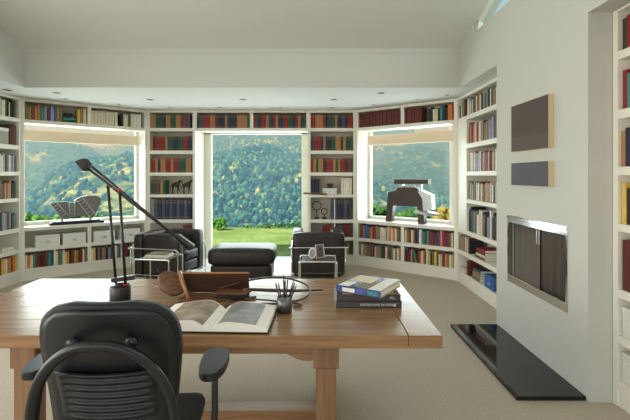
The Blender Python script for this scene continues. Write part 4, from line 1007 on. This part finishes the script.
def sE(x, y, t=.12):
    k = (x - 315) / F; s = (k * (BE.a.y + BE.n.y * t) - (BE.a.x + BE.n.x * t)) / (BE.u.x - k * BE.u.y)
    D = BE.a.y + BE.n.y * t + BE.u.y * s; return (s, EYE + (176 - y) / F * D)
def pE(l, t=.12): return [sE(x, y, t) for (x, y) in l]
root = empty('window_sculpture', (BE.a.x, BE.a.y, 0), BE.rz, 'dark bronze arch-shaped sculpture on the right window sill', 'sculpture')
body = pE([(385.5, 219.5), (388, 192), (396, 190.5), (397, 187.6), (417, 187.6), (418.5, 191), (422.8, 198.6), (424, 222.5), (417.8, 222.2), (417.2, 207), (393, 205.4), (391.2, 219.7)])
body = [(s, max(z, SZ)) for s, z in body]; body[0] = (body[0][0], SZ); body[7] = (body[7][0], SZ); body[8] = (body[8][0], SZ); body[11] = (body[11][0], SZ)
m_ = MB(); poly_uz(m_, body, .12, .22); m_.build('arch_body', 'bronze', root)
m_ = MB(); poly_uz(m_, pE([(394.5, 179.3), (428.5, 179.3), (428.5, 184), (394.5, 184)]), .10, .22); m_.build('top_bar', 'bronze', root)
m_ = MB(); a = sE(398, 184); b = sE(402, 188); m_.box(a[0], b[0], .14, .20, b[1] - .02, a[1]); a = sE(419.5, 184); b = sE(421, 193); m_.box(a[0], b[0], .14, .18, b[1] - .02, a[1])
a = sE(402, 184.2); b = sE(413, 187.8); poly_uz(m_, [(a[0], a[1] - .03), (b[0], b[1] + .045), (b[0], b[1] - .01), (a[0], b[1] - .01)], .19, .2); m_.build('connector', 'lt_metal', root)
m_ = MB(); poly_uz(m_, pE([(419, 191.8), (422, 190.3), (432.5, 195), (433.2, 209.5), (424.2, 211), (423.2, 198.6)]), .08, .20); m_.build('lit_side_plate', 'lt_metal', root)  # side faces made pale: window light put into their colour
m_ = MB(); c = sE(428, 213.5); T_ = Matrix.Translation((c[0], .09, c[1])) @ Matrix.Rotation(R(8), 4, 'Y')
m_.prism([(-.17, -.10), (.02, -.14), (.19, .02), (.06, .13), (-.12, .12)], -.014, .03, bev=.004, mtx=T_); m_.build('cantilever_plate', 'lt_metal', root)

# ------------------------------------------------------------------ outdoors
def foliage_mat(name, c1, c2, c3, scale, bump=1.0, bd=1.0, detail=3):
    m, nt, b = newmat(name); b.inputs['Roughness'].default_value = .9; b.inputs['Specular IOR Level'].default_value = .1
    tc = nt.nodes.new('ShaderNodeTexCoord')
    v = nt.nodes.new('ShaderNodeTexNoise'); v.inputs['Scale'].default_value = scale; v.inputs['Detail'].default_value = detail; v.inputs['Roughness'].default_value = .7
    n = nt.nodes.new('ShaderNodeTexNoise'); n.inputs['Scale'].default_value = scale * .12; n.inputs['Detail'].default_value = 4
    link(nt, tc.outputs['Object'], v.inputs['Vector']); link(nt, tc.outputs['Object'], n.inputs['Vector'])
    r = nt.nodes.new('ShaderNodeValToRGB'); e = r.color_ramp.elements
    e[0].position = .42; e[0].color = srgb(c1); e[1].position = .60; e[1].color = srgb(c3); q = e.new(.5); q.color = srgb(c2)
    mx = nt.nodes.new('ShaderNodeMath'); mx.operation = 'MULTIPLY_ADD'; mx.inputs[1].default_value = .55
    m2 = nt.nodes.new('ShaderNodeMath'); m2.operation = 'MULTIPLY'; m2.inputs[1].default_value = .45
    link(nt, n.outputs['Fac'], m2.inputs[0]); link(nt, v.outputs['Fac'], mx.inputs[0]); link(nt, m2.outputs[0], mx.inputs[2])
    link(nt, mx.outputs[0], r.inputs['Fac']); link(nt, r.outputs['Color'], b.inputs['Base Color'])
    bp = nt.nodes.new('ShaderNodeBump'); bp.inputs['Strength'].default_value = bump; bp.inputs['Distance'].default_value = bd
    link(nt, v.outputs['Fac'], bp.inputs['Height']); link(nt, bp.outputs['Normal'], b.inputs['Normal'])
    return m
def forest_mat(name):
    m, nt, b = newmat(name); b.inputs['Roughness'].default_value = .95; b.inputs['Specular IOR Level'].default_value = .05
    tc = nt.nodes.new('ShaderNodeTexCoord')
    def noi(sc, det, rough=.6):
        n = nt.nodes.new('ShaderNodeTexNoise'); n.inputs['Scale'].default_value = sc; n.inputs['Detail'].default_value = det; n.inputs['Roughness'].default_value = rough
        link(nt, tc.outputs['Object'], n.inputs['Vector']); return n
    def ramp(src, stops):
        r = nt.nodes.new('ShaderNodeValToRGB'); e = r.color_ramp.elements
        e[0].position, e[0].color = stops[0][0], srgb(stops[0][1]); e[1].position, e[1].color = stops[-1][0], srgb(stops[-1][1])
        for p_, c_ in stops[1:-1]: q = e.new(p_); q.color = srgb(c_)
        link(nt, src, r.inputs['Fac']); return r
    def mixc(f, a, b_, typ='MIX'):
        x = nt.nodes.new('ShaderNodeMix'); x.data_type = 'RGBA'; x.blend_type = typ
        if hasattr(f, 'links'): link(nt, f, x.inputs[0])
        else: x.inputs[0].default_value = f
        link(nt, a, x.inputs[6]); link(nt, b_, x.inputs[7]); return x.outputs[2]
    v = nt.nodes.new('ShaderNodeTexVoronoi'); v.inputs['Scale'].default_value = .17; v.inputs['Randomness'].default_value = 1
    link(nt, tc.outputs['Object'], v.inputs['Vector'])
    crown = ramp(v.outputs['Distance'], [(.12, (116, 152, 108)), (.40, (70, 114, 92)), (.75, (24, 56, 54))])  # blue-green lean of distance haze put into the crown colours
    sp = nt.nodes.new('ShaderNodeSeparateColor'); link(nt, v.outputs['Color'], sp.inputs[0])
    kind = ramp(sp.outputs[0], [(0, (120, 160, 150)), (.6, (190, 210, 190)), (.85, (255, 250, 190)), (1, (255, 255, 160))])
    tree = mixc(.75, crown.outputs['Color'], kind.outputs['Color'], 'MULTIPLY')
    mea = ramp(noi(.05, 5).outputs['Fac'], [(.35, (120, 146, 104)), (.65, (172, 186, 128))])
    big = nt.nodes.new('ShaderNodeMapRange'); big.inputs['From Min'].default_value = .56; big.inputs['From Max'].default_value = .60
    link(nt, noi(.011, 6, .65).outputs['Fac'], big.inputs['Value'])
    col = mixc(big.outputs['Result'], tree, mea.outputs['Color'])
    link(nt, col, b.inputs['Base Color'])
    inv = nt.nodes.new('ShaderNodeMath'); inv.operation = 'MULTIPLY'; inv.inputs[1].default_value = -1; link(nt, v.outputs['Distance'], inv.inputs[0])
    bp = nt.nodes.new('ShaderNodeBump'); bp.inputs['Strength'].default_value = .7; bp.inputs['Distance'].default_value = 4
    link(nt, inv.outputs[0], bp.inputs['Height']); link(nt, bp.outputs['Normal'], b.inputs['Normal'])
    return m
M['lawn'] = foliage_mat('lawn_grass', (104, 122, 62), (120, 138, 72), (140, 156, 86), 9, .3, .03)
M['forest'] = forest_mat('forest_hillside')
M['bush'] = foliage_mat('bush_leaves', (44, 84, 34), (86, 130, 54), (130, 168, 80), 18, 1, .05)
M['hedge'] = foliage_mat('hedge_leaves', (36, 66, 34), (66, 100, 46), (104, 132, 66), 10, 1, .05)
M['autumn'] = foliage_mat('autumn_leaves', (112, 96, 40), (164, 134, 60), (84, 104, 46), 10, 1, .05)
m_ = MB(); t = bmesh.new(); G = 26
for i in range(2):
    pass
vs = []
YN, YF = 8.0, 13.3
for j in range(13):
    y = YN + (YF - YN) * j / 12
    vs.append([t.verts.new((-22 + 44 * i / 44, y, -.045 - .008 * (y - 8) + .01 * noise.noise(Vector((i, j, 0))))) for i in range(45)])
for j in range(12):
    for i in range(44): t.faces.new((vs[j][i], vs[j][i + 1], vs[j + 1][i + 1], vs[j + 1][i]))
m_.add(t, None, smooth=True); o = m_.build('lawn', 'lawn'); tag(o, kind='structure')
m_ = MB(); m_.box(-22, -4.9, -6, 8.02, -.3, -.05); m_.box(2.9, 22, -6, 8.02, -.3, -.05); m_.box(-22, 22, 7.95, 13.3, -.6, -.13); struct('ground', m_, 'lawn')
# terrain
def interp(tb, x):
    if x <= tb[0][0]: return tb[0][1]
    for (a, b) in zip(tb, tb[1:]):
        if x <= b[0]:
            t = (x - a[0]) / (b[0] - a[0]); t = t * t * (3 - 2 * t); return a[1] + (b[1] - a[1]) * t
    return tb[-1][1]
e1 = [(-150, -25), (23, -24), (36, -15), (54, -3), (72, 6), (99, 9), (130, 13), (200, 12), (260, 24), (300, 16), (376, -8), (400, -16), (450, -20), (600, -10), (760, 0)]
e2 = [(-150, 50), (0, 46), (46, 36), (85, 28), (104, 19), (112, 14), (130, 10), (170, 20), (212, 38), (260, 52), (300, 46), (350, 24), (380, 16), (420, 27), (450, 22), (520, 30), (760, 30)]
e3 = [(-150, 20), (60, 30), (100, 25), (130, 31), (200, 50), (260, 60), (320, 55), (376, 44), (420, 40), (455, 42), (760, 50)]
RS = [(14, 0), (22, 1), (60, 2), (170, 3), (400, 4), (470, 5), (720, 6), (800, 7), (1150, 8), (1300, 9)]
def terr(pxx, r):   # r = distance along the view axis
    c1 = EYE + r * 0
    z = {0: -.35, 1: -1.4, 2: -8, 3: -21, 4: EYE + 400 * interp(e1, pxx) / F, 6: EYE + 720 * interp(e2, pxx) / F, 8: EYE + 1150 * interp(e3, pxx) / F}
    z[5] = min(z[4] - 18, z[4] * .75 + .25 * z[6]) - 12; z[7] = z[6] - 22; z[9] = z[8] - 50
    for (a, b) in zip(RS, RS[1:]):
        if r <= b[0]:
            t = (r - a[0]) / (b[0] - a[0]); 
            if b[1] in (4, 6, 8): t = math.sin(t * PI / 2) ** 1.15
            elif b[1] in (5, 7, 9): t = 1 - math.cos(t * PI / 2)
            return z[a[1]] + (z[b[1]] - z[a[1]]) * t
    return z[9]
t = bmesh.new(); NX = 380; rr_ = []; r = 14.0
while r < 1300: rr_.append(r); r *= 1.026
rr_.append(1300); prev = None
for r in rr_:
    row = []
    for i in range(NX + 1):
        pxx = -150 + 900 * i / NX; X = (pxx - 315) / F * r
        amp = min(1, max(0, (r - 60) / 250))
        z = terr(pxx, r)
        z += amp * (r * .012) * noise.fractal(Vector((X * .006, r * .004, 1.7)), 1.0, 2.0, 4) 
        z += amp * 4.5 * abs(noise.noise(Vector((X * .11, r * .11, 4.1)))) 
        row.append(t.verts.new((X, r, z)))
    if prev:
        for i in range(NX): t.faces.new((prev[i], prev[i + 1], row[i + 1], row[i]))
    prev = row
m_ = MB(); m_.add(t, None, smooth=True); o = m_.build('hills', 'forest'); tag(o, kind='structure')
# tree crowns standing on the hillsides
def tree_mat(n, c):
    return mat(n, c, .95, var=.18, vscale=.6, spec=.05)
TC = [(34, 82, 98), (52, 106, 114), (76, 132, 124), (26, 64, 82), (172, 184, 104), (118, 156, 112)]  # blue-teal cast of distance haze put into the foliage colours
for i, c in enumerate(TC): M['tree%d' % i] = tree_mat('hazed_foliage_%s' % ['deep', 'mid', 'light', 'shade', 'yellow', 'fresh'][i], c)
tmp = bmesh.new(); bmesh.ops.create_icosphere(tmp, subdivisions=1, radius=1.0); tmp.verts.ensure_lookup_table()
IV = [v.co.copy() for v in tmp.verts]; IF = [tuple(v.index for v in f.verts) for f in tmp.faces]; tmp.free()
rnd = random.Random(4); V_ = []; F_ = []; MI = []
def hz_(X, r):
    amp = min(1, max(0, (r - 60) / 250))
    return terr(315 + X / r * F, r) + amp * (r * .012) * noise.fractal(Vector((X * .006, r * .004, 1.7)), 1.0, 2.0, 4) + amp * 4.5 * abs(noise.noise(Vector((X * .11, r * .11, 4.1))))
for k in range(30000):
    pxx = rnd.uniform(-30, 500)
    r = rnd.choice([1, 1, 1, 2, 2, 3]); r = 140 + 260 * rnd.random() ** .8 if r == 1 else (rnd.uniform(470, 720) if r == 2 else rnd.uniform(800, 1150))
    X = (pxx - 315) / F * r
    dn = noise.fractal(Vector((X * .012, r * .012, 9.0)), 1.0, 2.0, 3)
    if dn > .15 and rnd.random() < .9: continue
    if r > 440 and (pxx < 135 or pxx > 372) and (rnd.random() < .75 or dn > -.05): continue
    s = rnd.uniform(.7, 1.4) * (.75 + r / 500); z = hz_(X, r)
    g = noise.noise(Vector((X * .02, r * .02, 3.0)))
    w_ = [4, 4, 3, 3, max(.05, .35 + 3.5 * g), 1.2]; mi_ = rnd.choices(range(6), w_)[0]
    b0 = len(V_); e_ = rnd.uniform(.9, 1.5); a_ = rnd.uniform(0, 6.28); ca, sa = math.cos(a_), math.sin(a_)
    for v in IV:
        q = s * rnd.uniform(.8, 1.15); V_.append((X + (v.x * ca - v.y * sa) * q, r + (v.x * sa + v.y * ca) * q, z + s * .55 * e_ + v.z * q * e_))
    for f in IF: F_.append((b0 + f[0], b0 + f[1], b0 + f[2])); MI.append(mi_)
me = bpy.data.meshes.new('forest'); me.from_pydata(V_, [], F_); me.polygons.foreach_set('material_index', MI)
for i in range(6): me.materials.append(M['tree%d' % i])
o = bpy.data.objects.new('forest', me); COL.objects.link(o); tag(o, 'haze-tinted forest of countless trees covering the hillsides outside', 'forest', kind='stuff')
def bush(name, x, y, z, w, h, m, label, cat, dens=90, seed=1, group=None, dep=None):
    rnd = random.Random(seed); t = bmesh.new()
    for k in range(dens):
        a = rnd.uniform(0, 2 * PI); ph = rnd.uniform(-.35, 1.4); 
        rr = rnd.uniform(.6, 1)
        c = Vector((w / 2 * math.cos(a) * math.cos(ph) * rr, (dep or w) / 2 * math.sin(a) * math.cos(ph) * rr, h * .42 + h * .55 * math.sin(ph) * rr))
        s = min(w, h) * rnd.uniform(.09, .17)
        g = bmesh.ops.create_icosphere(t, subdivisions=1, radius=s)
        for v in g['verts']: v.co = v.co * rnd.uniform(.75, 1.2) + c
    b = MB(); b.add(t, None, smooth=False)
    o = b.build(name, m, loc=(x, y, z)); return tag(o, label, cat, group)
p = px(219, 222, 12.5); bush('garden_bush', p.x, 12.6, -.12, .42, .40, 'bush', 'bright green bush at the lawn edge, left in the garden door', 'bush', 120, 3)
bush('hedge', .3, 13.05, -.12, 5.6, .20, 'hedge', 'low clipped dark hedge along the far lawn edge', 'hedge', 500, 5, dep=.35)
p = px(446, 216, 16); bush('autumn_shrub', p.x, 16, -1.2, 1.3, 1.45, 'autumn', 'yellow autumn shrub seen through right window lower corner', 'shrub', 160, 8)
for i, (x_, w_, h_, D_) in enumerate(((410, 2.2, 1.5, 19.5), (428, 2.4, 1.4, 24), (378, 2.4, 1.5, 23))):
    p = px(x_, 216, D_); bush('garden_shrub', p.x, D_, -1.6, w_, h_, 'hedge', 'dark green shrub beyond the right window, %s' % ['behind the sculpture legs', 'just left of the yellow shrub', 'at the left window jamb'][i], 'shrub', 130, 20 + i, 'shrubs outside the right window')
for i, (x_, w_, h_, D_) in enumerate(((36, 2.6, 1.5, 17), (80, 3.0, 1.3, 22), (125, 2.6, 1.4, 18))):
    p = px(x_, 216, D_); bush('garden_shrub', p.x, D_, -1.6, w_, h_, 'bush', 'green shrub beyond the left window, %s' % ['at its left end', 'behind the grey sculpture', 'at its right end'][i], 'shrub', 130, 30 + i, 'shrubs outside the left window')

# haze in the valley air
USE_HAZE = True
if USE_HAZE:
    hm = bpy.data.materials.new('valley_haze'); hm.use_nodes = True; nt = hm.node_tree; nt.nodes.clear()
    oo = nt.nodes.new('ShaderNodeOutputMaterial'); vs_ = nt.nodes.new('ShaderNodeVolumeScatter')
    vs_.inputs['Color'].default_value = (.22, .52, 1.0, 1); vs_.inputs['Density'].default_value = .0036; vs_.inputs['Anisotropy'].default_value = .2
    nt.links.new(vs_.outputs[0], oo.inputs['Volume'])
    M['haze'] = hm
    m_ = MB(); m_.box(-1800, 1800, 60, 1320, -60, 175); o = m_.build('valley_haze', 'haze'); tag(o, 'thin blue haze in the air over the valley', 'haze', kind='stuff')

# ------------------------------------------------------------------ light
w = bpy.data.worlds.new('world'); scene.world = w; w.use_nodes = True; nt = w.node_tree
bg = nt.nodes['Background']; sky = nt.nodes.new('ShaderNodeTexSky'); sky.sky_type = 'NISHITA'; sky.sun_disc = False
sky.sun_elevation = R(48); sky.sun_rotation = R(235); sky.air_density = 1.0; sky.dust_density = 1.5
nt.links.new(sky.outputs[0], bg.inputs['Color']); bg.inputs['Strength'].default_value = 0.25
sun = bpy.data.lights.new('sun', 'SUN'); sun.energy = 8.5; sun.angle = R(.6); sun.color = (1, .95, .86)
so = bpy.data.objects.new('sun', sun); COL.objects.link(so)
sd = Vector((-.62, -.52, .80)).normalized(); so.rotation_euler = sd.to_track_quat('Z', 'Y').to_euler()
def area(name, loc, direction, sx, sy, e, col=(1, 1, 1)):
    l = bpy.data.lights.new(name, 'AREA'); l.shape = 'RECTANGLE'; l.size = sx; l.size_y = sy; l.energy = e; l.color = col
    o = bpy.data.objects.new(name, l); COL.objects.link(o); o.location = loc
    o.rotation_euler = Vector(direction).to_track_quat('-Z', 'Y').to_euler(); return o
area('side_fill_light', (XL - .25, .8, 1.5), (1, .0, 0.0), 5.6, 1.9, 125, (1, .985, .965))  # added fill light, shining in through the unseen side openings
area('rear_fill_light', (-.95, -3.45, 1.4), (0, 1, 0), 4.0, 2.1, 62, (1, .985, .965))  # added fill light from behind the camera
area('daylight_clerestory', (XR + .4, 2.4, 3.9), (-1, 0, -.25), 4.6, 1.0, 60, (.96, .98, 1))
area('daylight_left_window', tuple(BB.w(LB / 2, .75, 1.5)), (-BB.n.x, -BB.n.y, .3), 1.5, 1.4, 55, (.92, .97, 1))
area('daylight_right_window', tuple(BE.w(LE / 2, .75, 1.5)), (-BE.n.x, -BE.n.y, .3), 1.4, 1.4, 55, (.92, .97, 1))
area('daylight_garden_door', (-1.07, 8.3, 1.25), (0, -1, .2), 1.7, 2.1, 60, (.94, .98, 1))

vs = scene.view_settings; scene.display_settings.display_device = 'sRGB'
vs.view_transform = 'Standard'; vs.look = 'None'; vs.exposure = 0.03; vs.gamma = 1.0; vs.use_curve_mapping = False
